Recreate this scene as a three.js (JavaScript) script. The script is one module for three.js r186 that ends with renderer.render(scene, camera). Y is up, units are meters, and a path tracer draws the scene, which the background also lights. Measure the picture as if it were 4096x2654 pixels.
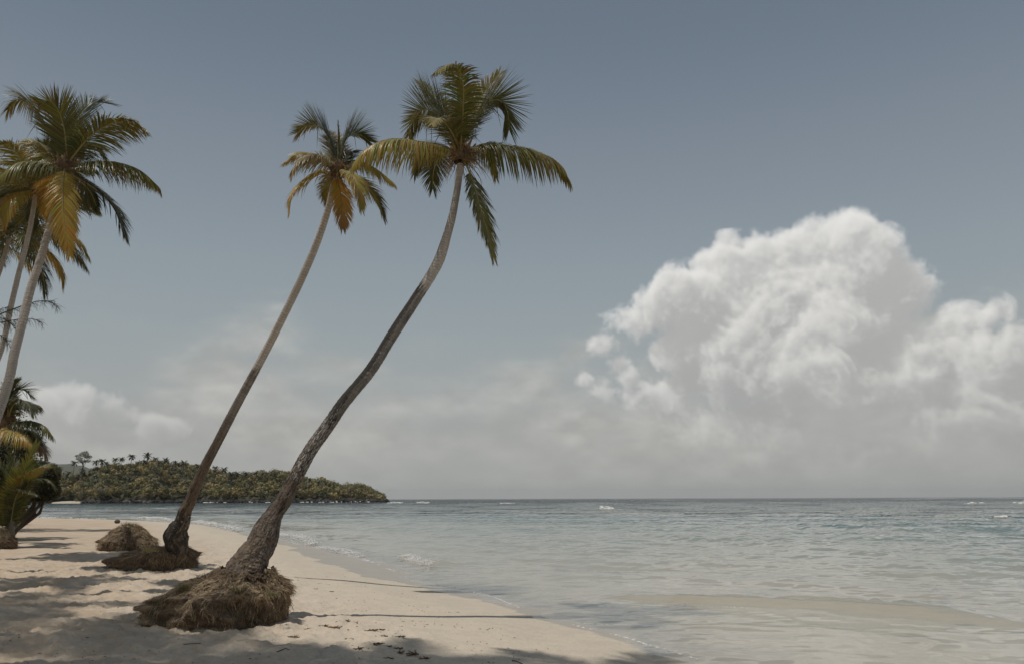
import * as THREE from 'three';
import { createNoise2D, createNoise3D } from 'simplex-noise';

// ------------------------------------------------------------------ camera
const RAD = Math.PI / 180;
const scene = new THREE.Scene();
const camera = new THREE.PerspectiveCamera(45.2, 1024 / 663, 0.1, 60000);
camera.position.set(0, 1.7, 0);
camera.rotation.order = 'YXZ';
camera.rotation.set(11.8 * RAD, 0, -0.0035);
const renderer = new THREE.WebGLRenderer({ antialias: true });
renderer.setSize(1024, 663);
renderer.toneMapping = THREE.LinearToneMapping;
renderer.toneMappingExposure = 1;
renderer.shadowMap.enabled = true;

// ------------------------------------------------------------------ sun
const SUNK = { x: 0.35, f: 0.12 };                        // metres of shadow per metre of height: to the right, and away
const sun = new THREE.DirectionalLight(new THREE.Color().setRGB(1.0, 0.955, 0.885), 2.4);
sun.name = 'sun';
sun.position.set(-SUNK.x * 100, 100, SUNK.f * 100);
sun.target.position.set(0, 0, 0);
sun.castShadow = true;
sun.shadow.radius = 1;
sun.shadow.mapSize.set(4096, 4096);
Object.assign(sun.shadow.camera, { left: -60, right: 60, top: 60, bottom: -60, near: 1, far: 400 });
scene.add(sun, sun.target);

// ------------------------------------------------------------------ random and noise
function rng(seed) { let s = seed | 0; return () => { s = (s + 0x6d2b79f5) | 0; let t = Math.imul(s ^ (s >>> 15), 1 | s); t = (t + Math.imul(t ^ (t >>> 7), 61 | t)) ^ t; return ((t ^ (t >>> 14)) >>> 0) / 4294967296; }; }
const n2 = createNoise2D(rng(11)), n3 = createNoise3D(rng(12));
const clamp = (x, a = 0, b = 1) => Math.min(b, Math.max(a, x));
const sstep = (a, b, x) => { const t = clamp((x - a) / (b - a)); return t * t * (3 - 2 * t); };
const lerp = (a, b, t) => a + (b - a) * t;
const fbm2 = (x, y, o = 4) => { let s = 0, a = 0.5; for (let i = 0; i < o; i++) { s += a * n2(x, y); x = x * 2.03 + 7.1; y = y * 2.03 + 3.7; a *= 0.5; } return s; };
const fbm3 = (x, y, z, o = 4) => { let s = 0, a = 0.5; for (let i = 0; i < o; i++) { s += a * n3(x, y, z); x = x * 2.03 + 7.1; y = y * 2.03 + 3.7; z = z * 2.03 + 1.3; a *= 0.5; } return s; };
function curveTable(rows) {                                // smooth (Hermite) curve through [x, y] rows
  const n = rows.length, m = rows.map((r, i) => { const a = rows[Math.max(0, i - 1)], b = rows[Math.min(n - 1, i + 1)]; return (b[1] - a[1]) / (b[0] - a[0]); });
  for (let i = 0; i < n - 1; i++) { const d = (rows[i + 1][1] - rows[i][1]) / (rows[i + 1][0] - rows[i][0]); for (const k of [i, i + 1]) if (m[k] * d <= 0) m[k] = 0; else if (Math.abs(m[k]) > 3 * Math.abs(d)) m[k] = 3 * d; }
  return (x) => {
    if (x <= rows[0][0]) return rows[0][1]; if (x >= rows[n - 1][0]) return rows[n - 1][1];
    let i = 0; while (x > rows[i + 1][0]) i++;
    const h = rows[i + 1][0] - rows[i][0], t = (x - rows[i][0]) / h, t2 = t * t, t3 = t2 * t;
    return (2 * t3 - 3 * t2 + 1) * rows[i][1] + (t3 - 2 * t2 + t) * h * m[i] + (3 * t2 - 2 * t3) * rows[i + 1][1] + (t3 - t2) * h * m[i + 1];
  };
}
const V = (x, y, z) => new THREE.Vector3(x, y, z);

// ------------------------------------------------------------------ where things stand: measured bearings to metres (forward distance f, z = -f)
const FOC = 3186;
function bearing(px, py) { return V((px - 2048) / FOC, (1327 - py) / FOC, -1).applyEuler(camera.rotation); }
function at(px, py, f) { const d = bearing(px, py); return camera.position.clone().addScaledVector(d, f / -d.z); }
function onGround(px, py, y = 0) { const d = bearing(px, py); return camera.position.clone().addScaledVector(d, (y - 1.7) / d.y); }

// ------------------------------------------------------------------ sky: air and clouds, computed for every direction
function makeSky() {
  const W = 4096, H = 2048, data = new Float32Array(W * H * 4);
  const air = [[0, [0.350, 0.356, 0.338]], [3, [0.365, 0.374, 0.362]], [8, [0.340, 0.370, 0.376]], [14, [0.286, 0.334, 0.364]], [23, [0.212, 0.255, 0.302]], [34, [0.142, 0.180, 0.232]], [60, [0.132, 0.158, 0.196]], [90, [0.128, 0.150, 0.182]]];
  const airC = [0, 1, 2].map((c) => curveTable(air.map((r) => [r[0], r[1][c]])));
  // periodic 3-D noise table, looked up quickly
  const N = 64, tab = new Float32Array(N * N * N), r = rng(5);
  for (let i = 0; i < tab.length; i++) tab[i] = r() * 2 - 1;
  const look = (x, y, z) => {
    const xi = Math.floor(x), yi = Math.floor(y), zi = Math.floor(z); let a = x - xi, b = y - yi, c = z - zi;
    a = a * a * (3 - 2 * a); b = b * b * (3 - 2 * b); c = c * c * (3 - 2 * c);
    const X0 = xi & 63, X1 = (xi + 1) & 63, Y0 = (yi & 63) << 6, Y1 = ((yi + 1) & 63) << 6, Z0 = (zi & 63) << 12, Z1 = ((zi + 1) & 63) << 12;
    const p = tab[X0 + Y0 + Z0] * (1 - a) + tab[X1 + Y0 + Z0] * a, q = tab[X0 + Y1 + Z0] * (1 - a) + tab[X1 + Y1 + Z0] * a;
    const s = tab[X0 + Y0 + Z1] * (1 - a) + tab[X1 + Y0 + Z1] * a, t = tab[X0 + Y1 + Z1] * (1 - a) + tab[X1 + Y1 + Z1] * a;
    return (p * (1 - b) + q * b) * (1 - c) + (s * (1 - b) + t * b) * c;
  };
  const fb = (x, y, z, o) => { let s = 0, a = 0.5; for (let i = 0; i < o; i++) { s += a * look(x, y, z); x = x * 2.07 + 11.3; y = y * 2.07 + 5.1; z = z * 2.07 + 2.7; a *= 0.52; } return s; };
  // clouds as lumps in (azimuth, elevation, depth) degrees: [az, el, depth, radius, flattening, thickness]
  const A = (px, py) => { const d = bearing(px, py); return [Math.atan2(d.x, -d.z) / RAD, Math.asin(d.y / d.length()) / RAD]; };
  const big = [                                             // bearing of the middle, size, solidity
    [3390, 930, 100, 1], [3280, 965, 95, 1], [3440, 960, 80, 1], [3170, 1010, 100, 1], [3040, 1040, 105, 1], [2920, 1050, 110, 1], [2840, 1060, 85, 1], [3480, 1060, 140, 0.95], [3600, 1120, 125, 0.6], [3690, 1140, 100, 0.38], [3300, 1130, 190, 1], [3080, 1190, 190, 1], [2880, 1210, 170, 0.95],
    [2730, 1190, 130, 0.75], [2640, 1240, 110, 0.6], [2550, 1290, 95, 0.52], [2460, 1300, 75, 0.5], [2430, 1380, 70, 0.55], [2480, 1450, 70, 0.75], [2340, 1520, 40, 0.45], [2400, 1580, 70, 0.4], [2530, 1500, 60, 0.65], [2740, 1370, 95, 0.95], [2680, 1420, 85, 0.9], [2960, 1380, 190, 1], [3180, 1350, 190, 1], [3380, 1290, 140, 0.95], [3250, 1520, 190, 1], [3000, 1540, 170, 1],
    [3560, 1210, 110, 0.35], [2560, 1580, 90, 0.55], [2700, 1600, 110, 0.6], [2820, 1480, 120, 0.8], [3440, 1560, 140, 0.75], [3660, 1500, 120, 0.75], [3500, 1390, 90, 0.6], [3620, 1390, 80, 0.6], [3800, 1420, 120, 0.7], [3850, 1310, 90, 0.55], [3960, 1250, 70, 0.6], [4020, 1410, 105, 1], [3960, 1480, 110, 0.9], [4000, 1620, 160, 0.9], [3780, 1600, 140, 0.8],
    [4150, 1480, 160, 0.9], [4400, 1560, 220, 0.8], [4700, 1500, 200, 0.7], [3100, 1730, 150, 0.5], [2800, 1740, 130, 0.5], [3400, 1770, 150, 0.55], [3750, 1790, 160, 0.65], [4050, 1770, 160, 0.7], [3720, 1690, 85, 0.9], [3560, 1750, 90, 0.9], [3900, 1700, 120, 0.8],
    [240, 1620, 70, 0.6], [340, 1600, 70, 0.7], [430, 1620, 70, 0.65], [510, 1650, 55, 0.5], [130, 1640, 75, 0.6], [600, 1690, 60, 0.75], [680, 1710, 60, 0.6], [300, 1680, 95, 0.5], [-80, 1640, 100, 0.6], [-300, 1600, 120, 0.6],
  ].map(([px, py, rad, k], i) => { const [az, el] = A(px, py); return [az, el, ((i * 7919) % 13) / 13 * 5 - 2.5, rad / 55.6, k]; });
  const sunL = [-0.46, 0.80, -0.38];
  const field = (u, v, w, o) => {                          // density at a point
    let d = -1;
    for (let i = 0; i < big.length; i++) {
      const b = big[i], x = u - b[0], y = v - b[1], R = b[3] * 1.16; const E = R * 1.13; if (x > E || x < -E || y > E || y < -E) continue;
      const z = w - b[2], q = 1.12 - Math.sqrt(x * x + y * y * 1.15 + z * z * 0.5) / R; if (q > 0) { const e = q * (0.55 + 0.6 * b[4]) - (1 - b[4]) * 0.12; d = d > e ? d + Math.max(0, e) * 0.25 : e + Math.max(0, d) * 0.25; }
    }
    if (d < -0.5) return 0;
    const wx = look(u * 0.24 + 40, v * 0.24, w * 0.24) * 1.5, wy = look(u * 0.24, v * 0.24 + 17, w * 0.24) * 1.5;
    const U = u + wx, Y = v + wy, bil = Math.abs(look(U * 0.55 + 9, Y * 0.6, w * 0.55)) + 0.5 * Math.abs(look(U * 1.15, Y * 1.25 + 5, w * 1.15)) + 0.25 * Math.abs(look(U * 2.4, Y * 2.6, w * 2.4 + 3));
    d += fb(U * 0.26 + 3, Y * 0.30, w * 0.26, 3) * 0.85 + (0.42 - bil) * 0.46 + (o > 4 ? fb(u * 2.2, v * 2.4, w * 2.2 + 7, 5) * 0.36 : 0);
    return clamp((d - 0.185) * 2.8);
  };
  for (let row = 0; row < H; row++) {
    const el = ((row + 0.5) / H - 0.5) * 180, e0 = Math.max(0, el), base = airC.map((f) => f(e0));
    for (let col = 0; col < W; col++) {
      const az0 = ((col + 0.5) / W - 0.25) * 360, az = az0 > 180 ? az0 - 360 : az0, o = (row * W + col) * 4;
      let [R, G, B] = base;
      if (el > 0 && el < 34) {
        // low hazy layer, all the way round
        const ra = az * RAD, cx = Math.cos(ra) * 9, cy = Math.sin(ra) * 9;
        const veil = fb(cx * 1.15 + 20, el * 0.45, cy * 1.15 + 9, 6) * 1.0 + fb(cx * 0.45, el * 0.1 + 3, cy * 0.45 + 30, 3) * 0.9;
        const va = clamp(sstep(12.5, 6.0, el - veil * 5.0) * (0.72 + 0.7 * veil)) * 0.85;
        const vb = 1 + 0.22 * clamp(fb(cx * 3.1 + 4, el * 0.9 + 0.5, cy * 3.1, 4) * 1.6, -0.6, 1);
        R = lerp(R, 0.462 * vb, va); G = lerp(G, 0.458 * vb, va); B = lerp(B, 0.432 * vb, va);
        let T = 1, L = 0, Am = 0;
        if (az > -48 && az < 62 && el < 31) {
          // march through the lumps
          for (let k = 0; k < 34; k++) {
            const w = -8.5 + k * 0.5, d = field(az, el, w, 6);
            if (d <= 0.002) continue;
            let tau = 0;
            for (let j = 1, st = 0.35; j <= 5; j++, st *= 1.55) { const s = st * 1.2; tau += field(az + sunL[0] * s, el + sunL[1] * s, w + sunL[2] * s, 3) * st; }
            const lit = 0.66 * Math.exp(-tau * 1.5) + 0.34 * Math.exp(-tau * 0.40), a = 1 - Math.exp(-d * 0.5);
            L += T * a * lit; Am += T * a * (0.75 + 0.25 * clamp((el - 3) / 18)); T *= 1 - a;
            if (T < 0.015) break;
          }
          if (T < 0.995) {
            const fade = (0.32 + 0.68 * sstep(1.0, 11, el)) * (az < -8 ? 0.9 : 1);  // air between us and the low clouds
            const lo = 0.44, hi = 0.36, c = [Am * lo * 1.06 + L * hi * 1.03, Am * lo * 1.06 + L * hi, Am * lo * 1.04 + L * hi * 0.945], al = 1 - T;
            R = lerp(R, R * T + c[0], fade); G = lerp(G, G * T + c[1], fade); B = lerp(B, B * T + c[2], fade);
          }
        }
        const hz = sstep(6, 0.2, el) * 0.6;                  // thick air low over the sea
        R = lerp(R, 0.368, hz); G = lerp(G, 0.375, hz); B = lerp(B, 0.355, hz);
      }
      data[o] = R; data[o + 1] = G; data[o + 2] = B; data[o + 3] = 1;
    }
  }
  const t = new THREE.DataTexture(data, W, H, THREE.RGBAFormat, THREE.FloatType);
  t.mapping = THREE.EquirectangularReflectionMapping; t.magFilter = THREE.LinearFilter; t.minFilter = THREE.LinearFilter; t.needsUpdate = true;
  return t;
}
const skyTexture = makeSky();
scene.background = skyTexture;
scene.environment = skyTexture;
console.log('sky done');

// ------------------------------------------------------------------ textures
function tex(w, h, f, srgb = false) {                       // f(x, y) -> [r, g, b] 0..1 (linear unless srgb)
  const d = new Uint8Array(w * h * 4);
  for (let y = 0; y < h; y++) for (let x = 0; x < w; x++) { const c = f(x, y), o = (y * w + x) * 4; d[o] = clamp(c[0]) * 255; d[o + 1] = clamp(c[1]) * 255; d[o + 2] = clamp(c[2]) * 255; d[o + 3] = 255; }
  const t = new THREE.DataTexture(d, w, h, THREE.RGBAFormat, THREE.UnsignedByteType);
  t.wrapS = t.wrapT = THREE.RepeatWrapping; t.magFilter = THREE.LinearFilter; t.minFilter = THREE.LinearFilter; if (srgb) t.colorSpace = THREE.SRGBColorSpace; t.needsUpdate = true;
  return t;
}
const toS = (c) => (c <= 0.0031308 ? c * 12.92 : 1.055 * Math.pow(c, 1 / 2.4) - 0.055);
const lin = (r, g, b) => [toS(clamp(r)), toS(clamp(g)), toS(clamp(b))];
function tileNoise(size, cells, seed) {                     // periodic value noise -> function of pixel
  const r = rng(seed), t = new Float32Array(cells * cells); for (let i = 0; i < t.length; i++) t[i] = r();
  return (x, y) => { const u = x / size * cells, v = y / size * cells, i = Math.floor(u), j = Math.floor(v); let a = u - i, b = v - j; a = a * a * (3 - 2 * a); b = b * b * (3 - 2 * b);
    const i0 = i % cells, i1 = (i + 1) % cells, j0 = (j % cells) * cells, j1 = ((j + 1) % cells) * cells; return lerp(lerp(t[i0 + j0], t[i1 + j0], a), lerp(t[i0 + j1], t[i1 + j1], a), b); };
}

// sand: grain colour and fine relief (tile 2.4 m)
const sandN = [12, 30, 70, 170, 420].map((c, i) => tileNoise(1024, c, 60 + i));
const sandBump = tex(1024, 1024, (x, y) => { const v = 0.30 * sandN[0](x, y) + 0.26 * sandN[1](x, y) + 0.20 * sandN[2](x, y) + 0.14 * sandN[3](x, y) + 0.10 * sandN[4](x, y); return [v, v, v]; });
const sandMap = tex(1024, 1024, (x, y) => { const a = sandN[0](x, y) - 0.5, b = sandN[2](x, y) - 0.5, g = sandN[4](x, y) - 0.5, s = sandN[3](x, y), speck = s > 0.93 ? 0.80 : 1; const k = (1 + a * 0.10 + b * 0.12 + g * 0.16) * speck; return lin(0.90 * k, 0.90 * k, (0.90 - 0.02 * b) * k); }, true);

// water ripples: a sum of waves that fit the tile (16 m)
const TILE = 16;
const rippleBump = (() => {
  const S = 768, r = rng(77), waves = [];
  for (let i = 0; i < 90; i++) { const lam = 0.22 * Math.pow(12, r()), ang = 2.1 + (r() + r() + r() - 1.5) * 1.25, kx = Math.round(TILE / lam * Math.cos(ang)), ky = Math.round(TILE / lam * Math.sin(ang)); if (kx || ky) waves.push([kx, ky, r() * 6.283, Math.pow(lam, 0.95)]); }
  const h = new Float32Array(S * S);
  for (const [kx, ky, ph, a] of waves) {
    const cx = new Float32Array(S), sx = new Float32Array(S); for (let x = 0; x < S; x++) { cx[x] = Math.cos(6.28318 * kx * x / S + ph); sx[x] = Math.sin(6.28318 * kx * x / S + ph); }
    for (let y = 0; y < S; y++) { const c = Math.cos(6.28318 * ky * y / S), s = Math.sin(6.28318 * ky * y / S); for (let x = 0; x < S; x++) h[y * S + x] += a * (cx[x] * c - sx[x] * s); }
  }
  let m = 0; for (const v of h) m = Math.max(m, Math.abs(v));
  const d = new Float32Array(S * S * 4); for (let i = 0; i < S * S; i++) { const v = Math.pow(0.5 + 0.5 * h[i] / m, 1.7); d[i * 4] = d[i * 4 + 1] = d[i * 4 + 2] = v; d[i * 4 + 3] = 1; }
  const t = new THREE.DataTexture(d, S, S, THREE.RGBAFormat, THREE.FloatType); t.wrapS = t.wrapT = THREE.RepeatWrapping; t.magFilter = THREE.LinearFilter; t.needsUpdate = true;
  return t;
})();

// ------------------------------------------------------------------ object helpers
const taken = new Map();
function numbered(name) { const n = taken.get(name) ?? 0; taken.set(name, n + 1); return n ? `${name}_${String(n).padStart(3, '0')}` : name; }
function meshOf(name, geo, mat, parent) { const m = new THREE.Mesh(geo, mat); m.name = name; m.castShadow = m.receiveShadow = true; if (parent) parent.add(m); return m; }
function tag(o, label, category, group, kind) { if (label) o.userData.label = label; if (category) o.userData.category = category; if (group) o.userData.group = group; if (kind) o.userData.kind = kind; return o; }
function structure(name, geo, mat) { const m = meshOf(numbered(name), geo, mat, scene); m.userData.kind = 'structure'; return m; }
function thing(name, pos, label, category, group) { const g = new THREE.Group(); g.name = numbered(name); if (pos) g.position.copy(pos); scene.add(g); return tag(g, label, category, group); }
class Soup {                                                // collects triangles with colours
  constructor() { this.p = []; this.c = []; this.i = []; this.u = []; }
  v(x, y, z, c, u = 0, w = 0) { this.p.push(x, y, z); if (c) this.c.push(c[0], c[1], c[2]); this.u.push(u, w); return this.p.length / 3 - 1; }
  t(a, b, c) { this.i.push(a, b, c); }
  geo() { const g = new THREE.BufferGeometry(); g.setAttribute('position', new THREE.BufferAttribute(new Float32Array(this.p), 3)); if (this.c.length) g.setAttribute('color', new THREE.BufferAttribute(new Float32Array(this.c), 3)); g.setAttribute('uv', new THREE.BufferAttribute(new Float32Array(this.u), 2)); g.setIndex(this.p.length / 3 > 65535 ? new THREE.BufferAttribute(new Uint32Array(this.i), 1) : new THREE.BufferAttribute(new Uint16Array(this.i), 1)); g.computeVertexNormals(); return g; }
  tube(pts, radii, sides, cols) {                            // pts: Vector3[]
    let prev = null; const T = V(), B = V(), S = V();
    for (let k = 0; k < pts.length; k++) {
      T.subVectors(pts[Math.min(k + 1, pts.length - 1)], pts[Math.max(k - 1, 0)]).normalize();
      B.set(0.31, 0.2, 1).addScaledVector(T, -T.dot(B.set(0.31, 0.2, 1))); if (B.lengthSq() < 1e-3) B.set(1, 0, 0).addScaledVector(T, -T.x); B.normalize(); S.crossVectors(T, B);
      const ring = []; for (let s = 0; s < sides; s++) { const a = s / sides * 6.28318, c = Math.cos(a) * radii[k], d = Math.sin(a) * radii[k]; ring.push(this.v(pts[k].x + S.x * c + B.x * d, pts[k].y + S.y * c + B.y * d, pts[k].z + S.z * c + B.z * d, cols && (Array.isArray(cols[0]) ? cols[k] : cols))); }
      if (prev) for (let s = 0; s < sides; s++) { const n = (s + 1) % sides; this.t(prev[s], prev[n], ring[s]); this.t(prev[n], ring[n], ring[s]); }
      prev = ring;
    }
  }
}
function gridLines(a, b, fineA, fineB, step, grow) {          // coordinates: fine between fineA and fineB, growing beyond
  const mid = []; for (let x = fineA; x <= fineB + 1e-6; x += step) mid.push(x);
  const lo = [], hi = []; for (let x = fineA, s = step; x > a;) { s *= grow; x -= s; lo.unshift(Math.max(x, a)); } for (let x = fineB, s = step; x < b;) { s *= grow; x += s; hi.push(Math.min(x, b)); }
  return [...lo, ...mid, ...hi];
}

// ------------------------------------------------------------------ the shore in plan, beach and sea bed
const SEA = -0.30;
const shoreX = curveTable([[-60, 30], [0, 6.8], [10.6, 2.36], [15.8, 0.1], [21.3, -2.6], [28.6, -5.2], [44.6, -12.9], [73, -30], [93.7, -57], [120, -100], [160, -190], [300, -640], [20000, -48000]]);
function shoreDist(x, f) {                                  // metres to the waterline, positive on land
  const s = (shoreX(f + 0.5) - shoreX(f - 0.5)); return (shoreX(f) - x) / Math.sqrt(1 + s * s);
}
const beachProfile = curveTable([[-20000, -7], [-300, -5.5], [-120, -2.9], [-50, -1.45], [-20, -0.80], [-8, -0.52], [-3, -0.385], [0, -0.30], [2, -0.155], [4, -0.03], [6, 0.02], [12, 0.08], [40, 0.3], [200, 1]]);
const feet = (() => { const r = rng(401), out = []; for (let i = 0; i < 520; i++) { const f = 7.5 + 22 * Math.pow(r(), 1.5), x = shoreX(f) - 3.0 - r() * (6 + f * 0.35), a = r() * 6.28; out.push([x, f, Math.cos(a), Math.sin(a), 0.10 + r() * 0.08]); } return out; })();
const feetCells = new Map(); for (const t of feet) for (let i = -1; i <= 1; i++) for (let j = -1; j <= 1; j++) { const k = Math.floor(t[0] / 0.4 + i) + ',' + Math.floor(t[1] / 0.4 + j); if (!feetCells.has(k)) feetCells.set(k, []); feetCells.get(k).push(t); }
function groundY(x, f) {
  const s = shoreDist(x, f); let y = beachProfile(s);
  if (f < 130 && s > -60) {
    const dry = sstep(2.2, 4.4, s + 0.5 * n2(x * 0.5, f * 0.5)), far = sstep(70, 25, f);
    y += 0.022 * n2(x * 0.35, f * 0.35) * sstep(-2, 3, s) + 0.012 * n2(x * 0.12 + 9, f * 0.3);
    if (dry > 0) {
      y += dry * far * (0.034 * n2(x * 1.3 + 5, f * 1.3) + 0.026 * n2(x * 2.9, f * 2.9 + 40) + 0.030 * Math.abs(n2(x * 4.6, f * 4.6)) + 0.016 * Math.abs(n2(x * 9.5 + 3, f * 9.5)));
      const c = feetCells.get(Math.floor(x / 0.4) + ',' + Math.floor(f / 0.4));
      if (c) for (const t of c) { const dx = x - t[0], df = f - t[1], u = (dx * t[2] + df * t[3]) / t[4] / 1.5, w = (df * t[2] - dx * t[3]) / t[4], q = u * u + w * w; if (q < 4) y += dry * (-0.032 * Math.exp(-q * 2.2) + 0.016 * Math.exp(-(q - 1.6) * (q - 1.6) * 2.4)); }
    } 
    y += 0.0025 * n2(x * 9, f * 9) * sstep(0.5, 2, s);
  }
  return y;
}
const wetBand = curveTable([[0, 0.2], [12, 0.25], [16, 0.35], [20, 0.7], [26, 1.7], [34, 1.7], [45, 1.3], [70, 1.0], [200, 1]]);
const sandMat = new THREE.MeshStandardMaterial({ name: 'dry_sand', map: sandMap, bumpMap: sandBump, bumpScale: 0.022, roughness: 0.95, vertexColors: true });
const wetMat = new THREE.MeshStandardMaterial({ name: 'wet_sand', map: sandMap, bumpMap: sandBump, bumpScale: 0.0010, roughness: 0.24, vertexColors: true });
{
  const xs = gridLines(-26000, 26000, -11.5, 4.5, 0.045, 1.06), fs = gridLines(-200, 26000, 7.8, 22, 0.045, 1.035), nx = xs.length, nf = fs.length;
  const P = new Float32Array(nx * nf * 3), U = new Float32Array(nx * nf * 2), C = new Float32Array(nx * nf * 3), sd = new Float32Array(nx * nf);
  for (let j = 0, k = 0; j < nf; j++) for (let i = 0; i < nx; i++, k++) {
    const x = xs[i], f = fs[j], s = shoreDist(x, f); P[k * 3] = x; P[k * 3 + 1] = groundY(x, f); P[k * 3 + 2] = -f; U[k * 2] = x / 2.4; U[k * 2 + 1] = f / 2.4;
    const edge = wetBand(f) + (0.06 + 0.25 * wetBand(f)) * n2(x * 0.22 + 3, f * 0.22) + 0.10 * n2(x * 1.1, f * 1.1) + 0.03 * n2(x * 5, f * 5); sd[k] = s - edge;
    const wet = 1 - sstep(-0.06, 0.06, s - edge), damp = 1 - sstep(0.2, 0.9, s - edge - 0.9 + 0.3 * n2(x * 0.9, f * 0.9));
    const dirt = clamp(0.45 + 0.35 * sstep(5, 9, s) + 0.7 * fbm2(x * 0.8, f * 0.8, 4) + 0.35 * n2(x * 7, f * 7)) * sstep(3.5, 6, s);
    const dry = [0.66 - 0.085 * dirt, 0.56 - 0.115 * dirt, 0.44 - 0.125 * dirt], dmp = [0.63, 0.545, 0.43], wt = [0.43, 0.365, 0.285], bed = [0.62, 0.53, 0.40];
    const under = sstep(0, -2.5, s);
    for (let c = 0; c < 3; c++) C[k * 3 + c] = lerp(lerp(lerp(dry[c], dmp[c], damp), wt[c], wet), bed[c], under);
  }
  const dryI = [], wetI = [];
  for (let j = 0; j < nf - 1; j++) for (let i = 0; i < nx - 1; i++) { const a = j * nx + i, b = a + 1, c = a + nx, d = c + 1, I = (sd[a] + sd[b] + sd[c] + sd[d]) > 0 ? dryI : wetI; I.push(a, b, c, b, d, c); }
  const g = new THREE.BufferGeometry(); g.setAttribute('position', new THREE.BufferAttribute(P, 3)); g.setAttribute('uv', new THREE.BufferAttribute(U, 2)); g.setAttribute('color', new THREE.BufferAttribute(C, 3));
  const I = new Uint32Array(dryI.length + wetI.length); I.set(dryI); I.set(wetI, dryI.length); g.setIndex(new THREE.BufferAttribute(I, 1)); g.addGroup(0, dryI.length, 0); g.addGroup(dryI.length, wetI.length, 1); g.computeVertexNormals();
  const m = structure('beach', g, [sandMat, wetMat]); tag(m, 'pale sandy beach running down into the sea', 'beach');
  console.log('beach', nx, nf);
}

// ------------------------------------------------------------------ sea
const ridges = [];                                            // low breaking waves: a line in plan, height, width in front and behind
function ridge(pxs, h, front, back, seaY = SEA) { const pts = pxs.map(([px, py]) => { const p = onGround(px, py, seaY); return [p.x, -p.z]; }); ridges.push({ pts, h, front, back }); return pts; }
ridge([[2420, 2388], [2600, 2398], [2800, 2412], [3000, 2424], [3300, 2440], [3600, 2462], [3900, 2490], [4200, 2515]], 0.175, 0.12, 0.8);
ridge([[2450, 2500], [2700, 2508], [3000, 2516], [3300, 2530], [3700, 2560]], 0.025, 0.3, 0.5);
ridge([[2800, 2330], [3000, 2342], [3250, 2362], [3450, 2385]], 0.03, 0.35, 0.9);
ridge([[1590, 2230], [1640, 2236], [1735, 2250], [1860, 2256]], 0.13, 0.35, 1.1);
ridge([[1270, 2187], [1360, 2205], [1460, 2228]], 0.10, 0.4, 1.4);
ridge([[1080, 2140], [1170, 2150], [1265, 2180]], 0.14, 0.5, 2.0);
ridge([[760, 2080], [850, 2095], [960, 2128], [1060, 2138]], 0.16, 0.8, 2.5);
ridge([[540, 2070], [620, 2074], [700, 2080]], 0.14, 0.8, 3);
ridge([[2950, 2290], [3150, 2296], [3400, 2310]], 0.02, 0.5, 1.2);
ridge([[1830, 2208], [1960, 2210], [2080, 2204]], 0.05, 0.6, 1.5);
ridge([[2500, 2250], [2650, 2256], [2790, 2250]], 0.05, 0.6, 1.5);
ridge([[3560, 1996], [3780, 1991], [3950, 1990], [4120, 1992], [4300, 1993]], 0.9, 4, 9);
ridge([[2600, 2001], [2700, 2003], [2850, 2004]], 0.6, 4, 9);
function ridgeY(x, f) {
  let y = 0;
  for (const R of ridges) {
    const P = R.pts; let best = 1e9, sign = 0, ends = 0;
    if (x < R.x0 || x > R.x1 || f < R.f0 || f > R.f1) continue;
    for (let i = 0; i < P.length - 1; i++) {
      const ax = P[i][0], af = P[i][1], bx = P[i + 1][0] - ax, bf = P[i + 1][1] - af, l2 = bx * bx + bf * bf, t = clamp(((x - ax) * bx + (f - af) * bf) / l2), dx = x - ax - bx * t, df = f - af - bf * t, d = dx * dx + df * df;
      if (d < best) { best = d; sign = (bx * (f - af) - bf * (x - ax)) > 0 ? 1 : -1; ends = (i + t) / (P.length - 1); }
    }
    const d = Math.sqrt(best), e = Math.sin(Math.PI * clamp(ends, 0.001, 0.999)) ** 0.6, w = sign > 0 ? R.back : R.front;
    y += R.h * e * Math.exp(-(d / w) * (d / w)) * (1 + 0.25 * n2(x * 1.3 / (R.front * 2), f * 1.3));
  }
  return y;
}
for (const R of ridges) { const m = R.back * 3; R.x0 = Math.min(...R.pts.map((p) => p[0])) - m; R.x1 = Math.max(...R.pts.map((p) => p[0])) + m; R.f0 = Math.min(...R.pts.map((p) => p[1])) - m; R.f1 = Math.max(...R.pts.map((p) => p[1])) + m; }
const swell = (() => { const r = rng(31), o = []; for (let i = 0; i < 26; i++) { const lam = 0.9 * Math.pow(26, r()), a = -2.0 + (r() + r() - 1) * 1.0, k = 6.283 / lam; o.push([k * Math.cos(a), k * Math.sin(a), r() * 6.28, 0.0085 * Math.pow(lam, 0.50), lam]); } return o; })();
function seaY(x, f, cell) {
  const s = shoreDist(x, f), deep = sstep(0.5, -9, s), open = sstep(-12, -60, s), calm = 0.14 + 0.6 * deep + 0.9 * open; let y = SEA;
  for (const w of swell) { const k = sstep(0.45, 0.2, cell / w[4]); if (k > 0) y += w[3] * calm * k * Math.sin(w[0] * x + w[1] * f + w[2] + 0.8 * n2(x * 0.07, f * 0.07)); }
  y += 0.03 * (0.4 + 0.6 * deep) * n2(x * 0.05, f * 0.11) + ridgeY(x, f);
  return y + 0.012 * n2(x * 0.5 + 7, f * 0.9) * (1 - deep);
}
const waterMat = new THREE.MeshPhysicalMaterial({ name: 'water_surface', color: new THREE.Color().setRGB(1.0, 0.985, 0.955), transmission: 1, thickness: 0, ior: 1.333, roughness: 0.06, bumpMap: rippleBump, bumpScale: 0.062, side: THREE.DoubleSide });
const waterMats = [waterMat, 0.12, 0.28, 0.62].map((b) => { if (b === waterMat) return b; const m = waterMat.clone(); m.bumpScale = b; return m; });
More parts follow.
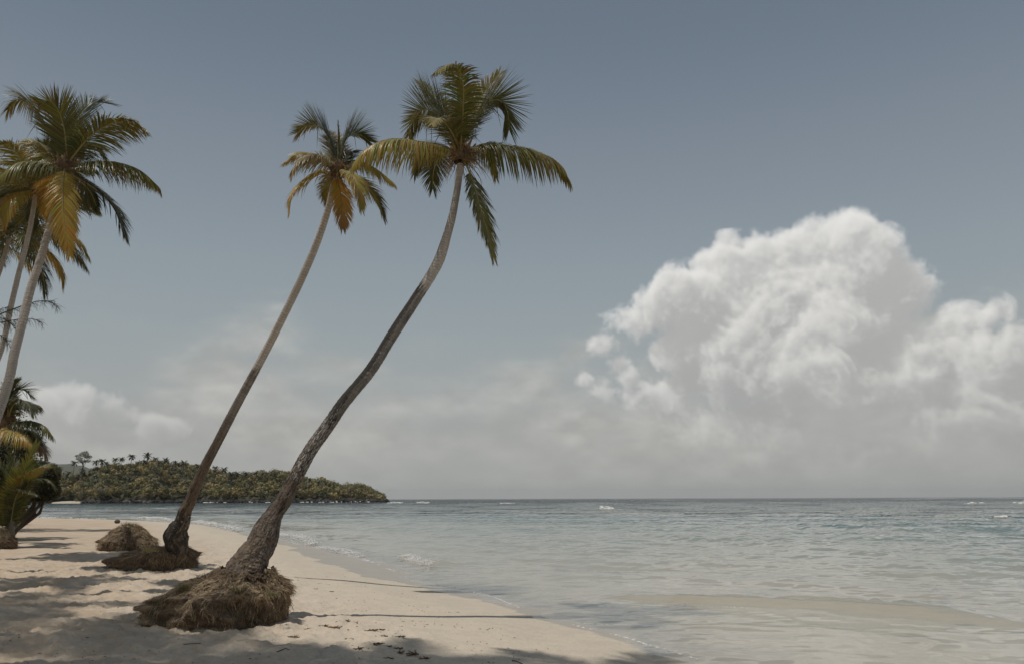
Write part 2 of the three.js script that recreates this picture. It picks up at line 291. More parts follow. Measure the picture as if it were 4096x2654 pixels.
const bodyMat = new THREE.MeshPhysicalMaterial({ name: 'water_body', color: new THREE.Color().setRGB(0.10, 0.215, 0.285), transparent: true, opacity: 0.085, roughness: 1, specularIntensity: 0, thickness: 1, attenuationColor: new THREE.Color().setRGB(0.47, 0.638, 0.715), attenuationDistance: 34 });
{
  const xs = gridLines(-26000, 26000, -14, 14, 0.13, 1.022), fs = gridLines(2, 26000, 10, 30, 0.10, 1.016), nx = xs.length, nf = fs.length;
  const P = new Float32Array(nx * nf * 3), U = new Float32Array(nx * nf * 2);
  for (let j = 0, k = 0; j < nf; j++) for (let i = 0; i < nx; i++, k++) {
    const x = xs[i], f = fs[j], cell = Math.max(i ? x - xs[i - 1] : 1, j ? f - fs[j - 1] : 1);
    P[k * 3] = x; P[k * 3 + 1] = seaY(x, f, cell); P[k * 3 + 2] = -f; U[k * 2] = (x * 0.92 + f * 0.39) / TILE; U[k * 2 + 1] = (f * 0.92 - x * 0.39) / TILE;
  }
  const lists = [[], [], [], []];
  for (let j = 0; j < nf - 1; j++) for (let i = 0; i < nx - 1; i++) {
    const a = j * nx + i, b = a + 1, c = a + nx, d = c + 1, s = shoreDist(xs[i], fs[j]); if (s > 6 && shoreDist(xs[i + 1], fs[j + 1]) > 6) continue;
    const off = -s * (1 + 0.5 * fbm2(xs[i] * 0.06, fs[j] * 0.10, 3)); lists[off < 7 ? 0 : off < 18 ? 1 : off < 42 ? 2 : 3].push(a, b, c, b, d, c);
  }
  const I = lists.flat();
  const g = new THREE.BufferGeometry(); g.setAttribute('position', new THREE.BufferAttribute(P, 3)); g.setAttribute('uv', new THREE.BufferAttribute(U, 2)); g.setIndex(new THREE.BufferAttribute(new Uint32Array(I), 1)); g.computeVertexNormals();
  const bodyGeo = g.clone(); let from = 0; lists.forEach((l, k) => { g.addGroup(from, l.length, k); from += l.length; });
  const m = structure('sea', g, waterMats); tag(m, 'calm shallow sea reaching to the horizon', 'sea');
  const body = meshOf('water_body', bodyGeo, bodyMat, m); body.position.y = -0.012;
  console.log('sea', nx, nf);
}
// ------------------------------------------------------------------ bark
// u runs round the trunk (0 right, 0.25 towards the sea path / front, 0.5 left), v along it from the foot
function barkMaps(seed, H, o) {
  const w = 512, h = 2048, a = createNoise3D(rng(seed)), col = new Uint8Array(w * h * 4), bmp = new Uint8Array(w * h * 4), r = rng(seed + 1);
  const rings = []; for (let y = 0; y < H;) { y += (0.035 + 0.05 * r()) * (o.ring ?? 1); rings.push([y, r()]); }
  let ri = 0;
  for (let y = 0; y < h; y++) {
    const v = (y + 0.5) / h, m = v * H;
    for (let x = 0; x < w; x++) {
      const u = (x + 0.5) / w, cx = Math.cos(u * 6.28318), cy = Math.sin(u * 6.28318);
      const F = (k, kv, s) => a(cx * k + s, cy * k, m * kv + s * 3);
      const big = F(0.9, 0.9, 1), mid = F(2.2, 3.2, 5), fine = F(6, 16, 9), grain = F(14, 42, 13), streak = F(11, 2.0, 21);
      const mw = m + 0.018 * F(1.2, 1.5, 31) + 0.008 * mid;
      let lo = 0, hi = rings.length - 1; while (lo < hi) { const k = (lo + hi) >> 1; if (rings[k][0] < mw) lo = k + 1; else hi = k; }
      const pr = lo ? rings[lo - 1][0] : 0, t = (mw - pr) / Math.max(0.01, rings[lo][0] - pr), ring = Math.exp(-t * t * 60) + Math.exp(-(1 - t) * (1 - t) * 200) * 0.6, ringK = sstep(o.ringFrom ?? 0, (o.ringFrom ?? 0) + 0.15, v);
      const old = 1 - sstep(o.oldTo - 0.12, o.oldTo + 0.12, v + 0.06 * big);           // rough dark bark low down
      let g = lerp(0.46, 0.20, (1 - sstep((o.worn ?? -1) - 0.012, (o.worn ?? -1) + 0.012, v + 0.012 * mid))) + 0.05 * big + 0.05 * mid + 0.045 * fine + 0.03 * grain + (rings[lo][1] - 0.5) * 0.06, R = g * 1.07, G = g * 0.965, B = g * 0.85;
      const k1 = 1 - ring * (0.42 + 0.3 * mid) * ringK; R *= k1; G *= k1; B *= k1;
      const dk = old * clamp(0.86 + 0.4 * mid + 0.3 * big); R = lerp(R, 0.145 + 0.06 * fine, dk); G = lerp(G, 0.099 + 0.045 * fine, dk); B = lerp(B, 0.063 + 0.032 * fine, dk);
      const st = o.stain ? o.stain(u, v, big, mid, fine) : 0;                             // black lichen
      const sk = sstep(0.40, 0.55, st + 0.24 * fine + 0.14 * grain); R = lerp(R, 0.030, sk * 0.92); G = lerp(G, 0.025, sk * 0.92); B = lerp(B, 0.021, sk * 0.92);
      const li = o.lichen ? o.lichen(u, v, big, mid) : 0, lk = sstep(0.60, 0.74, li + 0.34 * F(4.5, 9, 41) + 0.22 * fine); R = lerp(R, 0.40, lk); G = lerp(G, 0.37, lk); B = lerp(B, 0.33, lk);
      const crack = old * sstep(0.55, 0.8, Math.abs(F(3.2, 7.5, 51)) < 0.09 ? 1 : 0) * 0.8; R *= 1 - crack * 0.6; G *= 1 - crack * 0.6; B *= 1 - crack * 0.6;
      const i = (y * w + x) * 4; col[i] = toS(clamp(R)) * 255; col[i + 1] = toS(clamp(G)) * 255; col[i + 2] = toS(clamp(B)) * 255; col[i + 3] = 255;
      const b = clamp(0.55 + 0.10 * fine + 0.08 * grain + 0.10 * mid - 0.30 * ring * ringK - 0.3 * crack + old * (0.16 * fine + 0.14 * streak) + lk * 0.1); bmp[i] = bmp[i + 1] = bmp[i + 2] = b * 255; bmp[i + 3] = 255;
    }
  }
  const mk = (d, srgb) => { const t = new THREE.DataTexture(d, w, h, THREE.RGBAFormat, THREE.UnsignedByteType); t.wrapS = THREE.RepeatWrapping; t.wrapT = THREE.ClampToEdgeWrapping; t.magFilter = THREE.LinearFilter; if (srgb) t.colorSpace = THREE.SRGBColorSpace; t.needsUpdate = true; return t; };
  return new THREE.MeshStandardMaterial({ name: 'palm_bark', map: mk(col, true), bumpMap: mk(bmp, false), bumpScale: 0.03, roughness: 0.92 });
}
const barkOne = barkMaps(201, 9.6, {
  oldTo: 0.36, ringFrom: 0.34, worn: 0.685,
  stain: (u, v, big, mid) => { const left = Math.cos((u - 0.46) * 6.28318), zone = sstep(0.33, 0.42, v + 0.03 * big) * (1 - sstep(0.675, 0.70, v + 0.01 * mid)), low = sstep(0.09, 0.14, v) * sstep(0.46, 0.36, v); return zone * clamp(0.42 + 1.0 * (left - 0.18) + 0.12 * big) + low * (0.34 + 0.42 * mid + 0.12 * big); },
  lichen: (u, v, big, mid) => 0.36 * sstep(0.215, 0.25, v + 0.03 * mid) * sstep(0.42, 0.34, v) + 0.20 * sstep(0.7, 0.5, v) + 0.10 * Math.cos((u - 0.05) * 6.28318) * sstep(0.4, 0.2, v),
});
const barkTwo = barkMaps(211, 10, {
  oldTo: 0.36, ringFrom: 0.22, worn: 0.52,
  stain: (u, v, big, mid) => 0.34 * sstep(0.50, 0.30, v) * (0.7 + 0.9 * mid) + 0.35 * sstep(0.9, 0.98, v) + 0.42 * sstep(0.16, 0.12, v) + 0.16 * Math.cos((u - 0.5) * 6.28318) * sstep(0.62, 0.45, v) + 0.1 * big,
  lichen: (u, v) => 0.42 * sstep(0.30, 0.12, v) * sstep(0.06, 0.12, v),
});
const barkPale = barkMaps(221, 9, { oldTo: 0.06, ringFrom: 0.0, ring: 0.8, stain: (u, v, big, mid) => 0.22 + 0.25 * mid * sstep(0.7, 0.2, v) });
console.log('bark done');

function trunkGeo(rows, seed, o = {}) {                        // rows: [Vector3, radius]
  const curve = new THREE.CatmullRomCurve3(rows.map((r) => r[0]), false, 'centripetal'), L = curve.getLength(), n = Math.max(40, Math.round(L / (o.step ?? 0.022))), sides = o.sides ?? 44, s = new Soup();
  const cum = [0]; for (let i = 1; i < rows.length; i++) cum.push(cum[i - 1] + rows[i][0].distanceTo(rows[i - 1][0]));
  const rad = curveTable(rows.map((r, i) => [cum[i] / cum[cum.length - 1], r[1]])), r = rng(seed), ringAt = []; for (let y = 0; y < L + 1;) { y += 0.035 + 0.05 * r(); ringAt.push(y); }
  let prev = null, ri = 0; const T = V(), B = V(), S = V();
  for (let k = 0; k <= n; k++) {
    const t = k / n, p = curve.getPointAt(t); curve.getTangentAt(t, T); B.set(0, 0, 1).addScaledVector(T, -T.z).normalize(); S.crossVectors(T, B);
    const y = t * L; while (ri < ringAt.length - 1 && ringAt[ri] < y) ri++; const pr = ri ? ringAt[ri - 1] : 0, q = (y - pr) / (ringAt[ri] - pr);
    const ring = []; for (let a = 0; a <= sides; a++) {
      const th = a / sides * 6.28318, cx = Math.cos(th), cy = Math.sin(th), low = sstep(o.lumpTo ?? 0.3, 0.02, t);
      let R = rad(t) * (1 + (o.ringAmp ?? 0.05) * (0.5 - q) * (1 - 0.7 * low) + 0.035 * n3(cx * 1.2 + seed, cy * 1.2, y * 1.4) + low * (0.10 * n3(cx * 1.6, cy * 1.6 + seed, y * 2.6) + 0.07 * n3(cx * 4, cy * 4, y * 7 + seed) + 0.035 * n3(cx * 9, cy * 9, y * 15)));
      R += 0.004 * n3(cx * 6, cy * 6, y * 18 + seed);
      ring.push(s.v(p.x + (S.x * cx + B.x * cy) * R, p.y + (S.y * cx + B.y * cy) * R, p.z + (S.z * cx + B.z * cy) * R, null, a / sides, t));
    }
    if (prev) for (let a = 0; a < sides; a++) { s.t(prev[a], prev[a + 1], ring[a]); s.t(prev[a + 1], ring[a + 1], ring[a]); }
    prev = ring;
  }
  return s.geo();
}

// ------------------------------------------------------------------ fronds
const leafMat = new THREE.MeshPhysicalMaterial({ name: 'palm_leaflet', vertexColors: true, roughness: 0.85, transmission: 0.26, thickness: 0, clearcoat: 0.45, clearcoatRoughness: 0.28, specularIntensity: 0.6, side: THREE.DoubleSide });
const ribMat = new THREE.MeshStandardMaterial({ name: 'palm_midrib', vertexColors: true, roughness: 0.6 });
const fibreMat = new THREE.MeshStandardMaterial({ name: 'palm_fibre', vertexColors: true, roughness: 0.95 });
const HUES = { green: [[0.058, 0.070, 0.012], [0.165, 0.152, 0.026]], deep: [[0.032, 0.043, 0.011], [0.090, 0.094, 0.018]], olive: [[0.19, 0.165, 0.026], [0.37, 0.285, 0.040]], yellow: [[0.38, 0.27, 0.045], [0.46, 0.31, 0.050]], orange: [[0.52, 0.30, 0.028], [0.56, 0.31, 0.035]], brown: [[0.17, 0.098, 0.042], [0.25, 0.14, 0.055]], lime: [[0.15, 0.165, 0.030], [0.25, 0.235, 0.055]], pale: [[0.31, 0.27, 0.15], [0.36, 0.30, 0.16]], blue: [[0.040, 0.065, 0.042], [0.06, 0.086, 0.052]] };
function addFrond(parent, pts, o, seed) {                      // pts: Vector3[] along the midrib
  const r = rng(seed), curve = new THREE.CatmullRomCurve3(pts, false, 'centripetal'), n = Math.round((o.n ?? 72) * (o.dense ?? 1.65)), len = curve.getLength();
  const M = 48, P = [], T = [], N = [], S = []; const nn = V();
  for (let k = 0; k <= M; k++) { P.push(curve.getPointAt(k / M)); T.push(curve.getTangentAt(k / M)); }
  nn.set(0, 1, 0).addScaledVector(T[0], -T[0].y); if (nn.lengthSq() < 0.02) { const out = pts[pts.length - 1].clone().sub(pts[0]); out.y = 0; nn.copy(out).negate().addScaledVector(T[0], out.dot(T[0])); }
  nn.normalize();
  for (let k = 0; k <= M; k++) { nn.addScaledVector(T[k], -nn.dot(T[k])).normalize(); const a = nn.clone().applyAxisAngle(T[k], (o.roll ?? 0) * (0.3 + 0.7 * k / M)); N.push(a); S.push(V().crossVectors(T[k], a)); }
  const hue = HUES[o.hue ?? 'green'], hue2 = HUES[o.tipHue ?? o.hue ?? 'green'];
  const rib = new Soup(), ribCol = o.hue === 'brown' || o.hue === 'orange' ? [0.30, 0.17, 0.06] : o.hue === 'pale' ? [0.32, 0.26, 0.14] : [0.24, 0.205, 0.075];
  const rp = [], rr = []; for (let k = 0; k <= 20; k++) { const i = Math.round(k * M / 20); rp.push(P[i]); rr.push(lerp((o.rib ?? 0.026), 0.004, Math.pow(k / 20, 0.7))); } rib.tube(rp, rr, 6, ribCol);
  const frond = meshOf('frond', rib.geo(), ribMat, parent), s = new Soup();
  const p = V(), t = V(), nrm = V(), sd = V(), d = V(), w = V(), fold = V(), q = V();
  for (let i = 0; i < n; i++) for (const side of [-1, 1]) {
    if (r() < (o.gaps ?? 0.04)) continue;
    const u = (o.from ?? 0.13) + (1 - (o.from ?? 0.13)) * ((i + 0.5 * r()) / n), k = Math.min(M - 1, Math.floor(u * M)), fr = u * M - k;
    p.lerpVectors(P[k], P[k + 1], fr); t.lerpVectors(T[k], T[k + 1], fr).normalize(); nrm.lerpVectors(N[k], N[k + 1], fr).normalize(); sd.lerpVectors(S[k], S[k + 1], fr).normalize();
    const ang = lerp(o.angBase ?? 1.12, o.angTip ?? 0.36, Math.pow(u, 1.1)) + (r() - 0.5) * 0.09, dih = (o.dihedral ?? 0.30) + (r() - 0.5) * 0.24;
    const side2 = side * (o.oneSide && side === o.oneSide ? 0.35 : 1);
    d.copy(t).multiplyScalar(Math.cos(ang)).addScaledVector(sd, side2 * Math.sin(ang) * Math.cos(dih)).addScaledVector(nrm, Math.sin(ang) * Math.sin(dih)).normalize();
    const L = (o.L ?? 0.7) * (0.42 + 0.58 * sstep(0.08, 0.34, u)) * (1 - 0.60 * sstep(0.55, 1.02, u)) * (0.85 + 0.3 * r()), W = (o.W ?? 0.025) * (0.75 + 0.35 * r()) * (0.6 + 0.4 * L / (o.L ?? 0.7));
    const mix = clamp(r() * 0.8 + (o.tone ?? 0)), tp = clamp((u - 0.25) * 1.1), c1 = [0, 1, 2].map((c) => lerp(lerp(hue[0][c], hue[1][c], mix), lerp(hue2[0][c], hue2[1][c], mix), tp) * (0.72 + 0.5 * r()));
    const burnt = r() < (o.burn ?? 0.12) ? 1 : 0.12, cols = [0, 1, 2, 3, 4].map((j) => c1.map((x, c) => lerp(x, [0.24, 0.16, 0.075][c], burnt * Math.pow(j / 4, 2.2) * 0.8)));
    const g = (o.droop ?? 0.45) * (0.7 + 0.6 * r()), snap = r() < (o.snap ?? 0.03) ? 1.6 : 0;
    q.copy(p); let pl, pc, pr2;
    const widths = [0.55, 1, 0.92, 0.62, 0.06];
    for (let j = 0; j < 5; j++) {
      w.copy(t).addScaledVector(d, -t.dot(d)); if (w.lengthSq() < 1e-4) w.copy(nrm); w.normalize(); fold.crossVectors(d, w).normalize();
      const hw = W * widths[j] * 0.5, fd = hw * 0.55 * (fold.dot(nrm) > 0 ? 1 : -1);
      const a = s.v(q.x - w.x * hw, q.y - w.y * hw, q.z - w.z * hw, cols[j]), b = s.v(q.x + fold.x * fd, q.y + fold.y * fd, q.z + fold.z * fd, cols[j]), c = s.v(q.x + w.x * hw, q.y + w.y * hw, q.z + w.z * hw, cols[j]);
      if (j) { s.t(pl, pc, a); s.t(pc, b, a); s.t(pc, pr2, b); s.t(pr2, c, b); }
      pl = a; pc = b; pr2 = c;
      d.y -= g * 0.42 + (j === 1 ? snap : 0); d.x += (r() - 0.5) * 0.10 + (o.wind ?? 0.02); d.normalize(); q.addScaledVector(d, L / 4);
    }
  }
  const lv = meshOf('leaflets', s.geo(), leafMat, frond); lv.userData.kind = 'stuff';
  return frond;
}
function addHeart(parent, c, R, seed, o = {}) {                  // fibre, old leaf bases and flower stalks where the fronds start
  const r = rng(seed), s = new Soup(), n = 20, m = 14; let prev = null; const ax = (o.axis ?? V(0, 1, 0)).clone().normalize(), X = V(1, 0, 0).addScaledVector(ax, -ax.x).normalize(), Z = V().crossVectors(ax, X);
  for (let j = 0; j <= m; j++) { const v = j / m, ring = []; for (let a = 0; a < n; a++) { const th = a / n * 6.28318, cx = Math.cos(th), cy = Math.sin(th), rr = R * (0.95 + 0.55 * Math.sin(v * 3.0) - 0.75 * v * v) * (1 + 0.25 * n3(cx * 1.5 + seed, cy * 1.5, v * 4)), h = (v * 3.4 - 1.0) * R, k = 0.75 + 0.4 * r(); ring.push(s.v(c.x + X.x * cx * rr + Z.x * cy * rr + ax.x * h, c.y + X.y * cx * rr + Z.y * cy * rr + ax.y * h, c.z + X.z * cx * rr + Z.z * cy * rr + ax.z * h, [0.13 * k, 0.082 * k, 0.050 * k])); } if (prev) for (let a = 0; a < n; a++) { const b = (a + 1) % n; s.t(prev[a], prev[b], ring[a]); s.t(prev[b], ring[b], ring[a]); } prev = ring; }
  meshOf('crown_fibre', s.geo(), fibreMat, parent);
  for (let i = 0; i < (o.bases ?? 12); i++) {                       // stubs of old leaves
    const th = i * 2.4 + r() * 0.5, h = (-0.7 + 1.9 * r()) * R, out = X.clone().multiplyScalar(Math.cos(th)).addScaledVector(Z, Math.sin(th)), st = new Soup(), p0 = c.clone().addScaledVector(ax, h).addScaledVector(out, R * 0.7), L = R * (1.2 + 1.8 * r()), up = 0.2 + 1.1 * r(), pts = [], rad = [];
    for (let k = 0; k <= 4; k++) { pts.push(p0.clone().addScaledVector(out, L * k / 4 * 0.7).addScaledVector(ax, L * up * Math.pow(k / 4, 1.3))); rad.push(R * lerp(0.34, 0.10, k / 4)); }
    const k = 0.7 + 0.6 * r(); st.tube(pts, rad, 6, i % 3 ? [0.20 * k, 0.13 * k, 0.065 * k] : [0.26 * k, 0.19 * k, 0.07 * k]); meshOf('leaf_base', st.geo(), fibreMat, parent);
  }
  const f = new Soup();
  for (let i = 0; i < (o.strands ?? 90); i++) {                     // loose fibres and flower strings
    const th = r() * 6.28, out = X.clone().multiplyScalar(Math.cos(th)).addScaledVector(Z, Math.sin(th)), p = c.clone().addScaledVector(ax, (-0.9 + 2.6 * r()) * R).addScaledVector(out, R * 0.9), L = R * (1.0 + 2.8 * r()), up = -0.9 + 1.9 * r(), pts = [], gold = r() < 0.35;
    for (let k = 0; k <= 3; k++) pts.push(p.clone().addScaledVector(out, L * k / 3 * 0.8).add(V((r() - 0.5) * R * 0.5, L * (up * k / 3 - 0.55 * k * k / 9), (r() - 0.5) * R * 0.5)));
    f.tube(pts, [0.008, 0.007, 0.006, 0.002], 3, gold ? [0.30, 0.20, 0.06] : [0.16, 0.10, 0.06]);
  }
  const fm = meshOf('loose_fibre', f.geo(), fibreMat, parent); fm.userData.kind = 'stuff';
}
function spreadFronds(parent, c, R, n, seed, o = {}) {             // a whole crown of fronds, youngest upright, oldest hanging
  const r = rng(seed);
  for (let i = 0; i < n; i++) {
    const age = i / (n - 1), az = (o.turn ?? 0) + i * 2.39996 + (r() - 0.5) * 0.5, e0 = lerp(1.35, -0.25, Math.pow(age, 0.9)) + (r() - 0.5) * 0.25, bend = lerp(0.9, 1.25, age) + (r() - 0.5) * 0.4, L = R * (0.85 + 0.25 * r()) * (i < 2 ? 0.75 : 1), pts = [c.clone()], p = c.clone();
    for (let k = 0; k < 5; k++) { const e = e0 - bend * (k + 0.5) / 5 * (0.6 + 0.6 * k / 5), a = az + (r() - 0.5) * 0.12; p.add(V(Math.cos(a) * Math.cos(e), Math.sin(e), Math.sin(a) * Math.cos(e)).multiplyScalar(L / 5)); pts.push(p.clone()); }
    const hues = o.hues ?? ['green', 'deep', 'green', 'olive', 'green', 'deep'];
    addFrond(parent, pts, { L: R * 0.33, W: o.W ?? 0.028, n: o.n ?? 62, hue: age > 0.9 && o.old !== false ? 'yellow' : hues[i % hues.length], droop: 0.35 + 0.5 * age, roll: (r() - 0.5) * 0.8, tone: (r() - 0.5) * 0.3, rib: R * 0.011 }, seed * 131 + i);
  }
}

// ------------------------------------------------------------------ root mounds
const rootMat = new THREE.MeshStandardMaterial({ name: 'root_fibre', vertexColors: true, roughness: 0.95 });
const moundMat = new THREE.MeshStandardMaterial({ name: 'root_soil', vertexColors: true, roughness: 1, bumpMap: sandBump, bumpScale: 0.03 });
function moundShape(o) {                                           // o.rim(angle) metres, o.wall(angle) height of the side, o.neck radius, o.top height, o.cx, o.cf centre of the neck
  return (th, s) => {
    const cx = Math.cos(th), cf = Math.sin(th), R = o.rim(th), hw = o.wall(th); let rho, y;
    if (s < 0.42) { const q = s / 0.42; rho = R * (0.80 + 0.205 * Math.sin(q * 1.75)); y = lerp(-0.12, hw, q); }
    else { const q = (s - 0.42) / 0.58; rho = lerp(R * 0.97, o.neck, Math.pow(q, 0.85)); y = hw + (o.top - hw) * (o.curve ? o.curve(q, th) : Math.pow(q, 1.5)) + 0.05 * Math.sin(q * 3.1) * R; }
    const k = 1 + 0.12 * n3(cx * 1.7 + o.seed, cf * 1.7, s * 3) + 0.075 * n3(cx * 5, cf * 5 + o.seed, s * 9) + 0.035 * n3(cx * 13, cf * 13, s * 24 + o.seed);
    return V(cx * rho * k, y * (0.96 + 0.08 * n3(cx * 2, cf * 2, o.seed)), -cf * rho * k);
  };
}
function addMound(parent, name, o) {
  const f = moundShape(o), s = new Soup(), n = 160, m = 70; let prev = null; const r = rng(o.seed);
  for (let j = 0; j <= m; j++) { const ring = []; for (let a = 0; a < n; a++) { const th = a / n * 6.28318, p = f(th, j / m), k = 0.7 + 0.5 * (0.5 + 0.5 * n3(p.x * 5, p.y * 9, p.z * 5)) + 0.2 * r(), tan = o.soil && n3(p.x * 1.6 + 4, p.y * 3, p.z * 1.6) > 0.28 ? 1 : 0; ring.push(s.v(p.x, p.y, p.z, tan ? [0.30 * k, 0.215 * k, 0.135 * k] : [0.16 * k, 0.114 * k, 0.074 * k], th, p.y)); } if (prev) for (let a = 0; a < n; a++) { const b = (a + 1) % n; s.t(prev[a], prev[b], ring[a]); s.t(prev[b], ring[b], ring[a]); } prev = ring; }
  if (o.closed) { const q = f(0, 1), c = s.v(0, q.y + 0.01, 0, [0.14, 0.1, 0.06]); for (let a = 0; a < n; a++) s.t(prev[a], prev[(a + 1) % n], c); }
  const mound = meshOf(name, s.geo(), moundMat, parent), rt = new Soup(), p1 = V(), nrm = V(), dn = V(), du = V();
  for (let i = 0; i < o.roots; i++) {                                 // matted roots: combed down the slope, hanging at the sides
    const th = r() * 6.28318, sv = Math.pow(r(), 0.8) * 0.97 + 0.02, e = 0.012, p = f(th, sv); p1.copy(f(th, sv - e)); dn.subVectors(p1, p).normalize(); du.subVectors(f(th + e, sv), p).normalize(); nrm.crossVectors(dn, du).normalize(); if (nrm.y < -0.2 || nrm.dot(V(p.x, 0.2, p.z)) < 0) nrm.negate();
    const wall = sv < 0.42, L = (wall ? 0.06 + 0.15 * r() : (0.06 + 0.16 * r()) * (1 - 0.55 * sstep(0.7, 0.95, sv) * (o.collar ? 1 : 0))) * (o.rootLen ?? 1), side = (r() - 0.5) * (wall ? 0.8 : 1.2) + 1.3 * n3(p.x * 2.4 + o.seed, p.y * 2.4, p.z * 2.4), pts = [p.clone().addScaledVector(nrm, -0.01)], q = p.clone(), lift = 0.004 + 0.014 * r() + (r() < 0.06 ? 0.03 : 0), d = dn.clone().addScaledVector(du, side).normalize(), K = 4;
    for (let k = 1; k <= K; k++) { q.addScaledVector(d, L / K); d.y -= wall ? 0.25 : 0.12; d.x += (r() - 0.5) * 0.35; d.z += (r() - 0.5) * 0.35; d.normalize(); pts.push(q.clone().addScaledVector(nrm, lift * Math.sin(k / K * 2.2) + (k === K ? 0.012 * (r() - 0.3) : 0))); if (q.y < -0.02) break; }
    const th0 = (0.0030 + 0.0048 * r() * r()) * (o.thick ?? 1), tone = clamp(r() + (o.collar ? 0.5 * sstep(0.72, 0.9, sv) : 0) - 0.45 * n3(p.x * 3.3 + 9, p.y * 3.3, p.z * 3.3 + o.seed) - 0.12), k = 0.55 + 0.8 * r(), c = tone < 0.26 ? [0.52 * k, 0.40 * k, 0.255 * k] : tone < 0.78 ? [0.33 * k, 0.24 * k, 0.148 * k] : [0.19 * k, 0.135 * k, 0.085 * k];
    rt.tube(pts, pts.map((_, j) => th0 * (1 - 0.75 * j / (pts.length - 1))), 3, c);
  }
  const rm = meshOf('roots', rt.geo(), rootMat, mound); rm.userData.kind = 'stuff';
  return { mound, f };
}
const grassMat = new THREE.MeshPhysicalMaterial({ name: 'grass_blade', vertexColors: true, roughness: 0.8, transmission: 0.25, thickness: 0, side: THREE.DoubleSide });
function grassGeo(n, R, H, seed, dry = 0.5) {
  const r = rng(seed), s = new Soup();
  for (let i = 0; i < n; i++) {
    const a = r() * 6.28, ra = R * Math.sqrt(r()), x = Math.cos(a) * ra, z = Math.sin(a) * ra, h = H * (0.4 + 0.7 * r()), lean = 0.25 + 0.9 * r(), az = a + (r() - 0.5) * 2, w = 0.0035 + 0.003 * r(), wx = -Math.sin(az) * w, wz = Math.cos(az) * w, k = 0.7 + 0.6 * r(), c = r() < dry ? [0.27 * k, 0.215 * k, 0.10 * k] : [0.10 * k, 0.115 * k, 0.030 * k]; let pa, pb;
    for (let j = 0; j <= 3; j++) { const t = j / 3, dx = Math.cos(az) * lean * h * t * t, dz = Math.sin(az) * lean * h * t * t, y = h * (t - 0.35 * lean * t * t), ww = 1 - 0.9 * t, A = s.v(x + dx - wx * ww, y, z + dz - wz * ww, c), B = s.v(x + dx + wx * ww, y, z + dz + wz * ww, c); if (j) { s.t(pa, pb, A); s.t(pb, B, A); } pa = A; pb = B; }
  }
  return s.geo();
}

// ------------------------------------------------------------------ palms in view
function pixelPalm(o) {                                              // o.trunk rows [px, py, width px], foot and crown distances
  const rows = o.trunk, y0 = rows[0][1], y1 = rows[rows.length - 1][1], foot = o.foot;
  const g = thing('leaning_palm', foot, o.label, 'palm tree'), out = [];
  rows.forEach(([px, py, w], i) => {
    const f = lerp(o.f0, o.f1, Math.pow((py - y0) / (y1 - y0), 0.85)), p = at(px, py, f), a = rows[Math.max(0, i - 1)], b = rows[Math.min(rows.length - 1, i + 1)], dx = b[0] - a[0], dy = b[1] - a[1], perp = w * Math.abs(dy) / Math.hypot(dx, dy), depth = p.clone().sub(camera.position).dot(camera.getWorldDirection(V()));
    out.push([p.sub(foot), perp / 2 * (o.slim ?? 0.9) * depth / FOC]);
  });
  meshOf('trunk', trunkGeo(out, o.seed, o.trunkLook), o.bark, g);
  const fc = o.f1, top = out[out.length - 1][0], ax = top.clone().sub(out[out.length - 2][0]);
  addHeart(g, at(o.crown[0], o.crown[1], fc).sub(foot), o.heart ?? 0.13, o.seed + 3, { axis: ax, bases: o.bases, strands: o.strands });
  const c0 = at(o.crown[0], o.crown[1], fc).sub(foot);
  o.fronds.forEach((fr, i) => {
    const [pts, look] = fr, P = [c0.clone(), ...pts.map(([px, py, df]) => at(px, py, fc + (df ?? 0)).sub(foot))]; addFrond(g, P, look, o.seed * 101 + i);
  });
  return g;
}
const footOne = onGround(960, 2470); footOne.y = 0;
const Q1 = (a) => a.map(([x, y, d]) => [1500 + x * 0.571, 200 + y * 0.571, d]);
